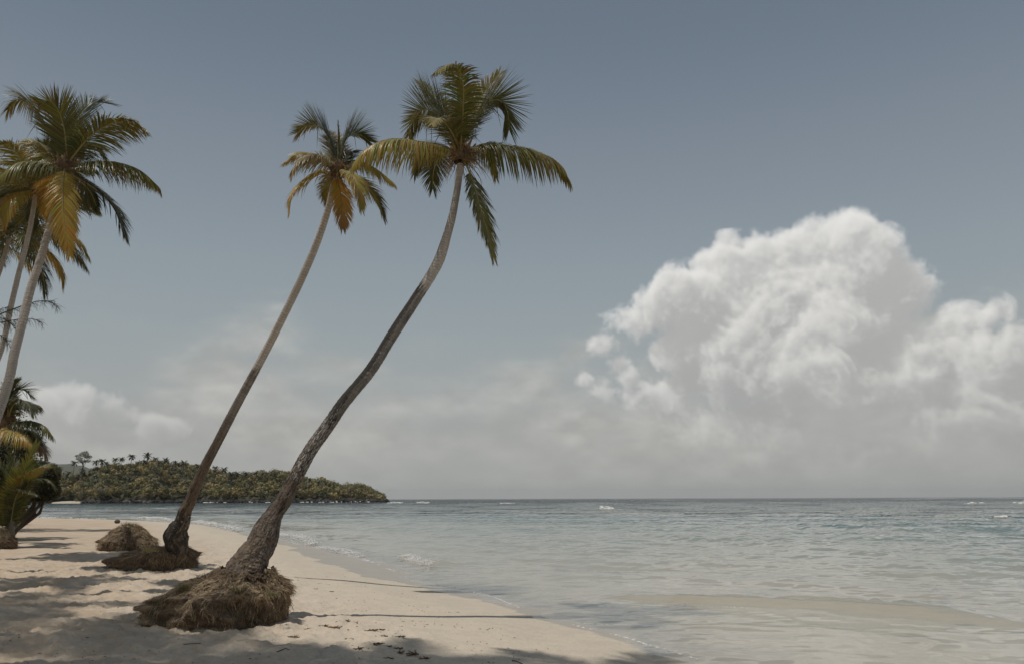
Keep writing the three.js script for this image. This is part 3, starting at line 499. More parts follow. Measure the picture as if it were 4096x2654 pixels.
const palmOne = pixelPalm({
  seed: 7, label: 'tall palm with curved trunk on the largest root mound, nearest the camera', bark: barkOne, foot: footOne, f0: 11.75, f1: 14.2, crown: [1846, 628], heart: 0.14, bases: 16, strands: 150, trunkLook: { lumpTo: 0.34 },
  trunk: [[950, 2440, 90], [962, 2390, 140], [974, 2340, 185], [985, 2292, 196], [1006, 2240, 176], [1036, 2190, 148], [1058, 2142, 131], [1076, 2093, 113], [1100, 2050, 92], [1128, 2010, 84], [1168, 1937, 76], [1234, 1811, 72], [1314, 1698, 71], [1376, 1608, 70], [1483, 1478, 64], [1564, 1348, 60], [1648, 1219, 57], [1731, 1089, 54], [1758, 1035, 50], [1788, 942, 40], [1808, 870, 35], [1822, 800, 32], [1836, 714, 29], [1842, 660, 32]],
  fronds: [
    [Q1([[520, 700, -0.1], [300, 640, -0.4], [100, 625, -0.7], [-60, 690, -0.85], [-150, 790, -0.9]]), { hue: 'olive', tipHue: 'yellow', L: 0.72, droop: 1.5, dihedral: 0.1, snap: 0.08, n: 84, angBase: 1.35 }],
    [Q1([[540, 580, 0.1], [440, 450, 0.4], [330, 425, 0.8], [260, 510, 1.1], [235, 600, 1.2]]), { hue: 'blue', tipHue: 'olive', L: 0.88, droop: 0.04, roll: 0.9, dihedral: 0.10, n: 84 }],
    [Q1([[545, 540, 0.2], [470, 400, 0.6], [390, 300, 1.0], [310, 225, 1.3]]), { hue: 'green', L: 0.62, droop: 0.12, roll: -0.3 }],
    [Q1([[606, 600, -0.2], [616, 430, -0.55], [618, 260, -0.95], [590, 140, -1.35], [530, 100, -1.6], [430, 150, -1.9]]), { hue: 'green', tipHue: 'olive', L: 0.54, droop: 0.55, dihedral: 0.12, n: 90, rib: 0.028 }],
    [Q1([[650, 600, 0.1], [730, 450, 0.3], [820, 350, 0.5], [900, 370, 0.7], [935, 470, 0.8], [940, 560, 0.85]]), { hue: 'deep', tipHue: 'green', L: 0.86, droop: 0.04, roll: -0.8, dihedral: 0.1, n: 84 }],
    [Q1([[645, 560, 0.3], [710, 400, 0.6], [790, 270, 0.9], [870, 165, 1.1]]), { hue: 'green', tipHue: 'olive', L: 0.62, droop: 0.1, roll: 0.3 }],
    [Q1([[670, 700, 0], [760, 660, 0.1], [950, 675, 0.2], [1130, 715, 0.3], [1280, 790, 0.35], [1355, 900, 0.4]]), { hue: 'green', tipHue: 'olive', L: 0.72, droop: 1.35, dihedral: 0.1, n: 90, angBase: 1.35, from: 0.10 }],
    [Q1([[530, 710, 0.2], [450, 750, 0.7], [410, 850, 1.1], [405, 970, 1.25]]), { hue: 'deep', tipHue: 'green', L: 0.58, droop: 0.1, dihedral: 0.05 }],
    [Q1([[520, 690, 0.3], [400, 690, 0.8], [320, 760, 1.1], [275, 870, 1.3]]), { hue: 'deep', L: 0.55, droop: 0.4 }],
    [Q1([[650, 830, -0.1], [690, 940, -0.25], [740, 1120, -0.4], [790, 1290, -0.45], [828, 1450, -0.45]]), { hue: 'green', tipHue: 'olive', L: 0.55, droop: 0.35, dihedral: 0.15, n: 84, from: 0.2 }],
    [Q1([[690, 690, 0.3], [770, 680, 0.7], [820, 760, 1.0], [845, 890, 1.2]]), { hue: 'olive', L: 0.48, droop: 0.7 }],
    [Q1([[560, 620, -0.2], [500, 520, -0.5], [440, 480, -0.9], [400, 520, -1.2]]), { hue: 'green', tipHue: 'olive', L: 0.55, droop: 0.35 }],
    [Q1([[605, 560, 0.0], [600, 380, 0.1], [585, 180, 0.15]]), { hue: 'pale', L: 0.35, droop: 0.05, angBase: 0.4, angTip: 0.15 }],
  ],
});
const footTwo = onGround(660, 2265); footTwo.y = 0;
const Q2 = (a) => a.map(([x, y, d]) => [1100 + x * 0.3567, 400 + y * 0.3567, d]);
const palmTwo = pixelPalm({
  seed: 17, label: 'leaning palm with a pinched foot on the second root mound, behind the nearest palm', bark: barkTwo, foot: footTwo, f0: 20.4, f1: 17.6, crown: [1350, 690], heart: 0.13, bases: 10, strands: 90, trunkLook: { lumpTo: 0.22 },
  trunk: [[690, 2262, 70], [700, 2225, 96], [712, 2190, 86], [707, 2168, 98], [704, 2142, 108], [712, 2115, 92], [727, 2093, 74], [739, 2045, 60], [757, 2010, 55], [786, 1937, 50], [825, 1853, 47], [869, 1769, 45], [913, 1684, 44], [957, 1600, 43], [1023, 1478, 41], [1091, 1348, 39], [1156, 1219, 37], [1218, 1089, 36], [1272, 959, 33], [1314, 830, 30], [1333, 745, 27], [1345, 700, 28]],
  fronds: [
    [Q2([[690, 660, 0], [620, 470, 0.2], [530, 330, 0.4], [420, 285, 0.6], [330, 310, 0.7], [250, 370, 0.75]]), { hue: 'blue', tipHue: 'olive', L: 0.78, droop: 0.05, roll: 0.55, dihedral: 0.3 }],
    [Q2([[725, 660, 0], [770, 500, 0.2], [840, 400, 0.4], [930, 380, 0.6], [1060, 465, 0.7]]), { hue: 'deep', tipHue: 'green', L: 0.80, droop: 0.05, roll: -0.5, dihedral: 0.3 }],
    [Q2([[708, 620, 0], [706, 450, 0], [704, 265, 0]]), { hue: 'pale', L: 0.30, angBase: 0.25, angTip: 0.1, droop: 0 }],
    [Q2([[650, 740, -0.1], [500, 640, -0.3], [330, 645, -0.5], [240, 730, -0.6], [200, 820, -0.6]]), { hue: 'pale', tipHue: 'yellow', L: 0.62, droop: 0.9, tone: 0.2 }],
    [Q2([[650, 730, 0.2], [480, 625, 0.4], [300, 600, 0.7], [110, 700, 0.9]]), { hue: 'olive', tipHue: 'yellow', L: 0.5, droop: 0.5 }],
    [Q2([[630, 860, -0.1], [520, 810, -0.3], [330, 900, -0.5], [200, 1050, -0.6], [160, 1240, -0.6]]), { hue: 'yellow', tipHue: 'orange', L: 0.55, droop: 0.6 }],
    [Q2([[650, 880, 0.4], [600, 980, 0.8], [580, 1080, 1.0], [585, 1170, 1.1]]), { hue: 'olive', L: 0.45, droop: 0.4 }],
    [Q2([[705, 900, -0.1], [735, 1050, -0.2], [750, 1230, -0.2], [760, 1440, -0.2]]), { hue: 'orange', tipHue: 'brown', L: 0.48, droop: 0.35 }],
    [Q2([[770, 790, -0.2], [870, 850, -0.5], [935, 980, -0.7], [970, 1220, -0.75]]), { hue: 'yellow', tipHue: 'olive', L: 0.52, droop: 0.6 }],
    [Q2([[790, 830, 0.1], [980, 930, 0.3], [1130, 1090, 0.4], [1225, 1320, 0.4]]), { hue: 'olive', tipHue: 'deep', L: 0.58, droop: 0.4 }],
    [Q2([[750, 720, 0.3], [920, 680, 0.6], [1130, 770, 0.9], [1320, 920, 1.0]]), { hue: 'olive', tipHue: 'yellow', L: 0.6, droop: 1.0 }],
    [Q2([[700, 660, 0.3], [650, 480, 0.6], [640, 380, 0.9]]), { hue: 'pale', L: 0.5, droop: 0.1 }],
    [Q2([[740, 700, 0.3], [800, 600, 0.7], [860, 580, 1.1]]), { hue: 'deep', L: 0.5, droop: 0.2 }],
  ],
});
const Q3 = (a) => a.map(([x, y, d]) => [x * 0.5838, 300 + y * 0.5838, d]);
const footThree = V(-11.2, 0.06, -13.2);
const palmThree = pixelPalm({
  seed: 27, label: 'tall pale trunked palm at the left edge with one hanging orange frond', bark: barkPale, foot: footThree, slim: 0.66, f0: 13.2, f1: 15.2, crown: [262, 672], heart: 0.13, bases: 10, strands: 60,
  trunk: [[-640, 2460, 90], [-500, 2350, 74], [-330, 2180, 66], [-180, 1990, 62], [-60, 1780, 58], [30, 1540, 55], [58, 1409, 53], [88, 1292, 51], [125, 1146, 48], [169, 1012, 44], [216, 843, 38], [245, 750, 34], [256, 700, 33]],
  fronds: [
    [Q3([[430, 560, 0], [340, 410, 0.2], [240, 250, 0.4], [130, 170, 0.5], [50, 240, 0.55]]), { hue: 'deep', tipHue: 'olive', L: 0.75, droop: 0.7, roll: 0.3 }],
    [Q3([[455, 540, -0.1], [435, 350, -0.3], [390, 230, -0.5], [330, 175, -0.6], [285, 192, -0.7]]), { hue: 'green', tipHue: 'olive', L: 0.68, droop: 0.1, roll: 0.5 }],
    [Q3([[480, 520, 0.2], [530, 320, 0.4], [600, 220, 0.6], [680, 188, 0.8], [750, 200, 0.9]]), { hue: 'blue', L: 0.70, droop: 0.08, roll: -0.5 }],
    [Q3([[500, 560, -0.1], [620, 420, -0.3], [760, 335, -0.5], [900, 320, -0.6], [985, 365, -0.7]]), { hue: 'green', tipHue: 'olive', L: 0.68, droop: 0.6, roll: -0.2, n: 84 }],
    [Q3([[500, 640, -0.1], [620, 600, -0.2], [800, 600, -0.4], [960, 655, -0.5], [1085, 765, -0.55]]), { hue: 'green', tipHue: 'olive', L: 0.66, droop: 1.2, n: 86 }],
    [Q3([[510, 690, 0], [640, 770, 0.1], [770, 900, 0.2], [860, 1110, 0.25]]), { hue: 'deep', L: 0.62, droop: 0.35, n: 84 }],
    [Q3([[437, 670, -0.3], [430, 800, -0.55], [435, 960, -0.65], [455, 1110, -0.7], [478, 1230, -0.7]]), { hue: 'yellow', tipHue: 'orange', L: 0.52, droop: 0.35, dihedral: 0.0, n: 84, burn: 0.1 }],
    [Q3([[400, 640, -0.2], [260, 600, -0.5], [120, 605, -0.8], [0, 690, -0.9]]), { hue: 'green', tipHue: 'olive', L: 0.66, droop: 1.2 }],
    [Q3([[400, 600, 0.3], [310, 500, 0.7], [210, 440, 1.0], [170, 450, 1.1]]), { hue: 'olive', L: 0.6, droop: 0.8 }],
    [Q3([[400, 700, 0.3], [350, 780, 0.7], [325, 900, 0.9], [330, 980, 1.0]]), { hue: 'orange', tipHue: 'yellow', L: 0.5, droop: 0.5 }],
    [Q3([[480, 560, 0.4], [560, 480, 0.9], [640, 470, 1.3], [720, 560, 1.6]]), { hue: 'deep', L: 0.6, droop: 0.5 }],
    [Q3([[450, 560, 0.4], [470, 440, 0.9], [480, 330, 1.2]]), { hue: 'green', L: 0.5, droop: 0.1 }],
    [Q3([[540, 720, 0.4], [620, 800, 0.8], [660, 900, 1.0]]), { hue: 'deep', L: 0.5, droop: 0.5 }],
  ],
});
function farPalm(name, label, o) {
  const g = thing(name, o.foot, label, 'palm tree', o.group), rows = o.trunk.map(([px, py, w, f]) => { const p = at(px, py, f); return [p.clone().sub(o.foot), w / 2 * 0.50 * p.clone().sub(camera.position).dot(camera.getWorldDirection(V())) / FOC]; });
  meshOf('trunk', trunkGeo(rows, o.seed, { step: 0.035, sides: 28 }), barkPale, g); const c = rows[rows.length - 1][0].clone(); addHeart(g, c, 0.13, o.seed, { bases: 6, strands: 30 }); spreadFronds(g, c, o.R, o.n, o.seed, o.look); return g;
}
farPalm('leaning_palm', 'slimmer pale palm just left of and behind the one with an orange frond', { foot: V(-15.6, 0.1, -18.5), seed: 37, R: 1.75, n: 17, look: { turn: 0.7, hues: ['green', 'olive', 'deep', 'olive', 'green'] }, trunk: [[-560, 2230, 60, 18.5], [-330, 1960, 48, 18.7], [-130, 1680, 45, 18.9], [0, 1409, 43, 19.1], [44, 1222, 41, 19.2], [76, 1088, 39, 19.3], [111, 953, 36, 19.4], [137, 813, 33, 19.5], [143, 765, 32, 19.5]] });
farPalm('leaning_palm', 'dark crowned palm half hidden behind the two left trunks', { foot: V(-18.6, 0.1, -22), seed: 47, R: 2.7, n: 20, look: { turn: 0.2, hues: ['deep', 'green', 'deep', 'olive', 'deep'] }, trunk: [[-640, 2150, 50, 22], [-420, 1900, 42, 22.4], [-220, 1600, 38, 22.8], [-90, 1300, 34, 23.1], [0, 1080, 32, 23.3], [44, 925, 30, 23.4]] });
console.log('palms done');

// ------------------------------------------------------------------ root mounds of the two palms in front, and the free ones
{
  const lobe = (th, c, w) => Math.exp(-Math.pow(Math.atan2(Math.sin(th - c), Math.cos(th - c)) / w, 2));
  const c1 = at(985, 2300, 11.75).sub(footOne); c1.y = -0.02;
  const rim = (th) => 0.58 + 0.82 * lobe(th, Math.PI, 0.62) + 0.30 * lobe(th, 4.5, 0.95) + 0.05 * Math.sin(th * 3 + 1), wall = (th) => 0.50 - 0.15 * lobe(th, Math.PI, 0.7);
  const m1 = new THREE.Group(); const { mound } = addMound(palmOne, 'root_mound', { seed: 3, rim, wall, neck: 0.36, top: 0.78, collar: true, roots: 13000, soil: true, rootLen: 0.72, curve: (q, th) => 0.62 * q + 0.38 * Math.pow(q, 4) }); mound.position.copy(c1);
  const c2 = onGround(672, 2278).sub(footTwo); c2.y = -0.02;
  const { mound: b } = addMound(palmTwo, 'root_mound', { seed: 13, rim: (th) => 0.60 + 0.86 * lobe(th, Math.PI, 0.65) + 0.05 * Math.sin(th * 3), wall: (th) => 0.42 - 0.10 * lobe(th, Math.PI, 0.7), neck: 0.24, top: 0.60, roots: 7000, soil: false, curve: (q) => Math.pow(q, 0.95), rootLen: 0.9, thick: 1.15 }); b.position.copy(c2);
  const free = thing('root_mound', onGround(512, 2206), 'rounded mound of tangled brown roots behind the second palm', 'root mound', null);
  free.position.y = 0.04; addMound(free, 'soil_core', { seed: 23, rim: (th) => 0.82 + 0.10 * lobe(th, Math.PI, 0.9) + 0.05 * Math.sin(th * 3 + 2), wall: (th) => 0.34 + 0.06 * Math.sin(th * 2), neck: 0.10, top: 0.80, closed: true, roots: 6000, rootLen: 1.1, thick: 1.4, curve: (q) => Math.sin(q * 1.571) });
  const edge = thing('root_mound', onGround(-30, 2202), 'mossy root mound cut by the left edge of the sand', 'root mound', null);
  edge.position.y = 0.05; addMound(edge, 'soil_core', { seed: 33, rim: (th) => 0.66 + 0.06 * Math.sin(th * 3), wall: (th) => 0.30, neck: 0.1, top: 0.68, closed: true, roots: 2600, curve: (q) => Math.sin(q * 1.571) });
  const moss = meshOf('moss', (() => { const s = new Soup(), r = rng(501); for (let i = 0; i < 2600; i++) { const th = r() * 6.28, q = Math.sqrt(r()), x = Math.cos(th) * q * 0.62, z = Math.sin(th) * q * 0.62, y = 0.30 + 0.38 * Math.sqrt(Math.max(0, 1 - q * q)) + 0.01 * r(), k = 0.6 + 0.7 * r(), c = [0.085 * k, 0.088 * k, 0.026 * k], a = r() * 6.28, l = 0.02 + 0.03 * r(), A = s.v(x, y, z, c), B = s.v(x + 0.012 * Math.cos(a), y, z + 0.012 * Math.sin(a), c), C = s.v(x * (1 + l), y + l, z * (1 + l), c); s.t(A, B, C); } return s.geo(); })(), grassMat, edge); moss.userData.kind = 'stuff';
  const far = thing('root_mound', onGround(8, 2103), 'dark exposed root mass under the palms by the water at left', 'root mound', null);
  far.position.y = 0.12; addMound(far, 'soil_core', { seed: 43, rim: (th) => 1.25 + 0.15 * Math.sin(th * 3), wall: (th) => 0.9, neck: 0.2, top: 1.7, closed: true, roots: 3000, rootLen: 2.6, thick: 2.6, curve: (q) => Math.sin(q * 1.571) });
  // grass on the mounds
  const gr = (px, py, f, n, R, H, dry, label, i) => { const m = meshOf(numbered('grass_tuft'), grassGeo(n, R, H, 600 + i, dry), grassMat, scene); m.position.copy(at(px, py, f)); tag(m, label, 'grass', 'grass on the root mounds'); };
  gr(655, 2420, 11.35, 240, 0.13, 0.20, 0.8, 'dry grass tuft at the low left end of the largest root mound', 1);
  gr(740, 2365, 11.4, 170, 0.10, 0.17, 0.75, 'small straw coloured grass tuft on the upper slope of the largest root mound', 2);
  gr(955, 2372, 11.05, 120, 0.10, 0.16, 0.4, 'green grass tuft at the foot of the nearest palm trunk', 3);
  gr(1085, 2380, 11.1, 80, 0.10, 0.09, 0.5, 'low mossy grass on the right shoulder of the largest root mound', 4);
  gr(825, 2325, 11.7, 180, 0.14, 0.15, 0.85, 'dry grass fringe just left of the nearest palm trunk', 5);
  gr(600, 2205, 19.4, 200, 0.20, 0.20, 0.7, 'dry grass tuft on the second root mound beside the free mound', 6);
  gr(515, 2100, 26.6, 160, 0.25, 0.16, 0.6, 'short grass on top of the free root mound', 7);
}
console.log('mounds done');
// ------------------------------------------------------------------ undergrowth at the left edge
const bushLeafMat = new THREE.MeshPhysicalMaterial({ name: 'bush_leaf', vertexColors: true, roughness: 0.75, transmission: 0.22, thickness: 0, clearcoat: 0.2, clearcoatRoughness: 0.4, side: THREE.DoubleSide });
function leafCloud(blobs, n, size, seed, cols) {                      // leaves through lumps: [x, y, z, rx, ry, rz]
  const r = rng(seed), s = new Soup(); let tot = 0; const w = blobs.map((b) => (tot += b[3] * b[4] + b[4] * b[5] + b[3] * b[5]));
  for (let i = 0; i < n; i++) {
    const pick = r() * tot, b = blobs[w.findIndex((x) => x >= pick)], th = r() * 6.28, cz = r() * 2 - 1, sz = Math.sqrt(1 - cz * cz), q = Math.pow(r(), 0.40) * (1 + 0.18 * n3(Math.cos(th) * sz * 2 + b[0], cz * 2, Math.sin(th) * sz * 2 + b[2]));
    const x = b[0] + b[3] * q * Math.cos(th) * sz, y = b[1] + b[4] * q * cz, z = b[2] + b[5] * q * Math.sin(th) * sz;
    const d = V(Math.cos(th) * sz + (r() - 0.5) * 1.6, cz * 0.6 + (r() - 0.6) * 1.4, Math.sin(th) * sz + (r() - 0.5) * 1.6).normalize(), u = V(r() - 0.5, r() - 0.5, r() - 0.5).cross(d).normalize(), L = size * (0.6 + 0.8 * r()), W = L * 0.24, k = 0.65 + 0.7 * r(), c0 = cols[Math.floor(r() * cols.length)], c = c0.map((v) => v * k);
    const A = s.v(x, y, z, c), B = s.v(x + d.x * L * 0.5 + u.x * W, y + d.y * L * 0.5 + u.y * W, z + d.z * L * 0.5 + u.z * W, c), C = s.v(x + d.x * L, y + d.y * L - 0.15 * L, z + d.z * L, c), D = s.v(x + d.x * L * 0.5 - u.x * W, y + d.y * L * 0.5 - u.y * W, z + d.z * L * 0.5 - u.z * W, c);
    s.t(A, B, C); s.t(A, C, D);
  }
  return s.geo();
}
const darkBark = new THREE.MeshStandardMaterial({ name: 'dark_bark', color: new THREE.Color().setRGB(0.11, 0.085, 0.065), roughness: 0.95, bumpMap: sandBump, bumpScale: 0.02 });
function stemGeo(pts, radii, sides = 9) { const s = new Soup(); s.tube(pts, radii, sides); return s.geo(); }
{
  const F = 31;
  // low palm behind the left trunks
  const c6 = at(30, 1690, F), foot6 = V(c6.x - 2.6, 0.2, -F), p6 = thing('low_palm', foot6, 'low palm with arching dark fronds above the shrubs at the left edge', 'palm tree');
  meshOf('trunk', trunkGeo([[V(0, 0, 0), 0.2], [V(0.9, 1.6, 0), 0.16], [V(2.1, c6.y * 0.7, 0), 0.14], [V(2.6, c6.y - 0.2, 0), 0.12]], 57, { step: 0.06, sides: 20 }), barkPale, p6);
  const Q4 = (a) => [c6.clone().sub(foot6), ...a.map(([x, y, d]) => at(x * 0.4929, 1500 + y * 0.4929, F + (d ?? 0)).sub(foot6))];
  [[[[80, 230], [120, 130], [190, 120], [250, 170]], 'deep', 0.2], [[[120, 260], [220, 230], [300, 235]], 'green', 0.8], [[[100, 250, -0.4], [180, 200, -0.8], [240, 250, -1.2], [270, 310, -1.3]], 'deep', 0.6], [[[120, 380, -0.3], [250, 370, -0.7], [350, 405, -0.9], [425, 490, -1.0]], 'green', 1.2], [[[60, 440, -0.6], [130, 455, -1.0], [200, 500, -1.3], [260, 570, -1.4]], 'yellow', 1.0], [[[150, 430], [260, 460], [310, 520], [330, 600]], 'deep', 0.9], [[[200, 500], [290, 540], [350, 600], [370, 660]], 'brown', 0.6], [[[20, 250], [-60, 160], [-160, 150]], 'deep', 0.3], [[[0, 380], [-120, 380], [-230, 450]], 'deep', 1], [[[40, 230], [60, 100], [110, 40]], 'green', 0.1]]
    .forEach(([a, hue, dr], i) => addFrond(p6, Q4(a), { hue, L: 0.85, droop: dr, n: 64, W: 0.034, rib: 0.035 }, 5700 + i));
  addHeart(p6, c6.clone().sub(foot6), 0.2, 58, { bases: 6, strands: 20 });
  // young palm with pale upright frond
  const c7 = at(50, 2000, 29), foot7 = V(c7.x, 0.2, -29), p7 = thing('young_palm', foot7, 'young bushy palm with bright yellow green fronds beside the water', 'palm tree');
  const Q5 = (a) => [V(0, 0.1, 0), ...a.map(([x, y, d]) => at(x * 0.4929, 1500 + y * 0.4929, 29 + (d ?? 0)).sub(foot7))];
  meshOf('trunk', stemGeo([V(0, -0.2, 0), V(0, 0.3, 0), V(0.05, 0.8, 0)], [0.24, 0.2, 0.12], 12), barkPale, p7);
  [[[[150, 860, -0.3], [200, 760, -0.6], [250, 650, -0.8], [295, 555, -0.9]], 'lime', 0.1, 0.62], [[[150, 900, -0.2], [220, 820, -0.5], [310, 760, -0.8], [380, 740, -0.9]], 'olive', 0.3, 0.6], [[[180, 880, 0.3], [290, 760, 0.6], [380, 720, 0.9], [440, 760, 1.0]], 'green', 0.3, 0.8], [[[200, 920], [300, 850], [390, 850], [440, 900]], 'deep', 0.5, 0.7], [[[140, 960, -0.3], [220, 930, -0.6], [290, 960, -0.8]], 'green', 0.5, 0.6], [[[60, 850], [-20, 720], [-80, 640]], 'green', 0.1, 0.8], [[[110, 840, 0.3], [120, 700, 0.6], [90, 600, 0.9]], 'deep', 0.1, 0.8]]
    .forEach(([a, hue, dr, L], i) => addFrond(p7, Q5(a), { hue, L, droop: dr, n: 64, W: 0.034, rib: 0.03, tone: hue === 'olive' ? 0.4 : 0 }, 5800 + i));
  // dark shrubs
  const shrub = (name, label, f, blobs, n, seed, cols) => {
    const b = blobs.map(([px, py, rx, ry]) => { const p = at(px, py, f); const k = f / FOC; return [p.x, p.y, p.z, rx * k, ry * k, rx * k]; }), foot = V(b[0][0], 0.2, -f), g = thing(name, foot, label, 'shrub'); g.position.y = 0.2;
    const loc = b.map((q) => [q[0] - foot.x, q[1] - 0.2, q[2] - foot.z, q[3], q[4], q[5]]); meshOf('crown', leafCloud(loc, n * 4, 0.10, seed, cols), bushLeafMat, g).userData.kind = 'stuff';
    const r = rng(seed); for (let i = 0; i < 5; i++) { const t = loc[i % loc.length]; meshOf('stem', stemGeo([V(-1.2 + (r() - 0.5) * 0.6, -0.3, (r() - 0.5) * 0.4), V(t[0] * 0.5 + (r() - 0.5) * 0.5, t[1] * 0.5, t[2] * 0.5), V(t[0], t[1], t[2])], [0.10, 0.07, 0.03], 7), darkBark, g); }
  };
  const dk = [[0.045, 0.052, 0.018], [0.06, 0.066, 0.022], [0.035, 0.042, 0.016], [0.085, 0.08, 0.028]], ol = [[0.10, 0.088, 0.030], [0.07, 0.07, 0.024], [0.05, 0.055, 0.02]];
  shrub('shrub', 'dark leafy shrub mass under the low palm at the left edge', 34, [[20, 1830, 80, 70], [70, 1800, 60, 60], [10, 1920, 90, 70], [90, 1890, 70, 60], [60, 1950, 70, 40], [30, 2030, 60, 50], [-50, 2040, 90, 60], [-80, 1800, 110, 120], [-100, 1940, 110, 90]], 15000, 901, dk);
  shrub('shrub', 'olive shrub spilling over the water beside the young palm', 36, [[150, 1900, 60, 60], [190, 1960, 40, 40], [130, 1960, 60, 40], [200, 1900, 32, 40]], 7000, 902, ol);
  const bank = thing('shrub', V(-31, 0.2, -44), 'dense dark thicket behind the young palm at the left edge', 'shrub'); meshOf('crown', leafCloud([[0, 3, 0, 4.6, 3.2, 4], [-6, 4, -3, 6, 5, 5], [3.4, 1.7, 1, 2.0, 1.9, 2.4], [1.6, 4.4, -1, 2.4, 2.2, 3], [-10, 3, 2, 5, 5, 5]], 60000, 0.17, 903, dk), bushLeafMat, bank).userData.kind = 'stuff';
  meshOf('stem', stemGeo([V(-4, -0.6, 0), V(-3, 2, 0), V(-1, 4, 0)], [0.3, 0.2, 0.1], 8), darkBark, bank);
  // casuarina twigs between the two left trunks
  const cas = thing('casuarina_branch', at(-80, 1290, 17), 'thin feathery casuarina branch crossing behind the left trunks', 'branch'), tw = new Soup(), r = rng(71), o0 = cas.position;
  const limb = (pts, rad) => { const P = pts.map(([x, y, d]) => at(x * 0.5837, 650 + y * 0.5837, 17 + (d ?? 0)).sub(o0)); const s = new Soup(); s.tube(P, P.map((_, i) => rad * (1 - 0.8 * i / (P.length - 1))), 5); meshOf('twig', s.geo(), darkBark, cas); const c = new THREE.CatmullRomCurve3(P); const L = c.getLength(); for (let i = 0; i < L * 70; i++) { const p = c.getPoint(r()), l = 0.10 + 0.14 * r(), d = V(0.6 + (r() - 0.5) * 1.2, -0.3 + (r() - 0.5) * 1.3, (r() - 0.5) * 1.2).normalize(), q = p.clone().addScaledVector(d, l * 0.6); q.y -= 0.02; const e = q.clone().addScaledVector(d, l * 0.4); e.y -= 0.05; tw.tube([p, q, e], [0.004, 0.0035, 0.0015], 3, [0.06, 0.068, 0.035]); } };
  limb([[-140, 1100, 0], [20, 1030, 0.1], [140, 985, 0.2], [250, 950, 0.2], [330, 950, 0.2], [400, 990, 0.2]], 0.018); limb([[-140, 1120, 0], [30, 1090, 0.3], [140, 1070, 0.4], [230, 1070, 0.5], [295, 1105, 0.5]], 0.014); limb([[-140, 1110, 0], [0, 1060, -0.1], [60, 1090, -0.1], [100, 1130, -0.1]], 0.012); limb([[-140, 1180, 0], [0, 1180, 0.2], [40, 1220, 0.2], [80, 1275, 0.2]], 0.012); limb([[-140, 1050, 0], [-20, 1010, 0.2], [60, 985, 0.2]], 0.012);
  meshOf('needles', tw.geo(), bushLeafMat, cas).userData.kind = 'stuff';
}
console.log('undergrowth done');

// ------------------------------------------------------------------ palms outside the frame, whose shadows lie on the sand
function shadePalm(label, target, H, footDx, footDf, seed, R, srcIndex) {
  const crown = V(target.x - SUNK.x * H, H, target.z + SUNK.f * H), foot = V(crown.x - footDx, 0.1, crown.z + footDf), g = thing('leaning_palm', foot, label, 'palm tree', 'palms standing outside the picture'), c = crown.clone().sub(foot);
  meshOf('trunk', trunkGeo([[V(0, -0.3, 0), 0.26], [V(c.x * 0.12, H * 0.12, c.z * 0.12), 0.17], [V(c.x * 0.42, H * 0.45, c.z * 0.42), 0.13], [V(c.x * 0.8, H * 0.8, c.z * 0.8), 0.11], [V(c.x, H - 0.1, c.z), 0.10]], seed, { step: 0.08, sides: 16 }), barkPale, g);
  spreadFronds(g, c, R * 1.15, 12, seed, { n: 34, W: 0.038 }); return g;
}
const outLabel = 'leaning palm standing outside the left edge and shading the sand';
[[onGround(100, 2560), 15.5, 7.5, -1.0, 71, 2.6], [onGround(520, 2670), 17, 8, -0.5, 72, 2.6], [onGround(180, 2345), 16, 7, 0.5, 73, 1.7], [onGround(-150, 2450), 17, 7, 0.6, 79, 2.6], [onGround(330, 2125), 16, 4, 1.0, 74, 2.4], [onGround(1000, 2760), 17, 8, 0.3, 75, 1.8], [onGround(2400, 2640), 15.5, 9.0, -1.0, 76, 2.1], [onGround(1450, 2660), 21, 10, 0.2, 77, 2.0]]
  .forEach(([t, H, dx, df, seed, R]) => shadePalm(outLabel, t, H, dx, df, seed, R));
console.log('shade palms done');

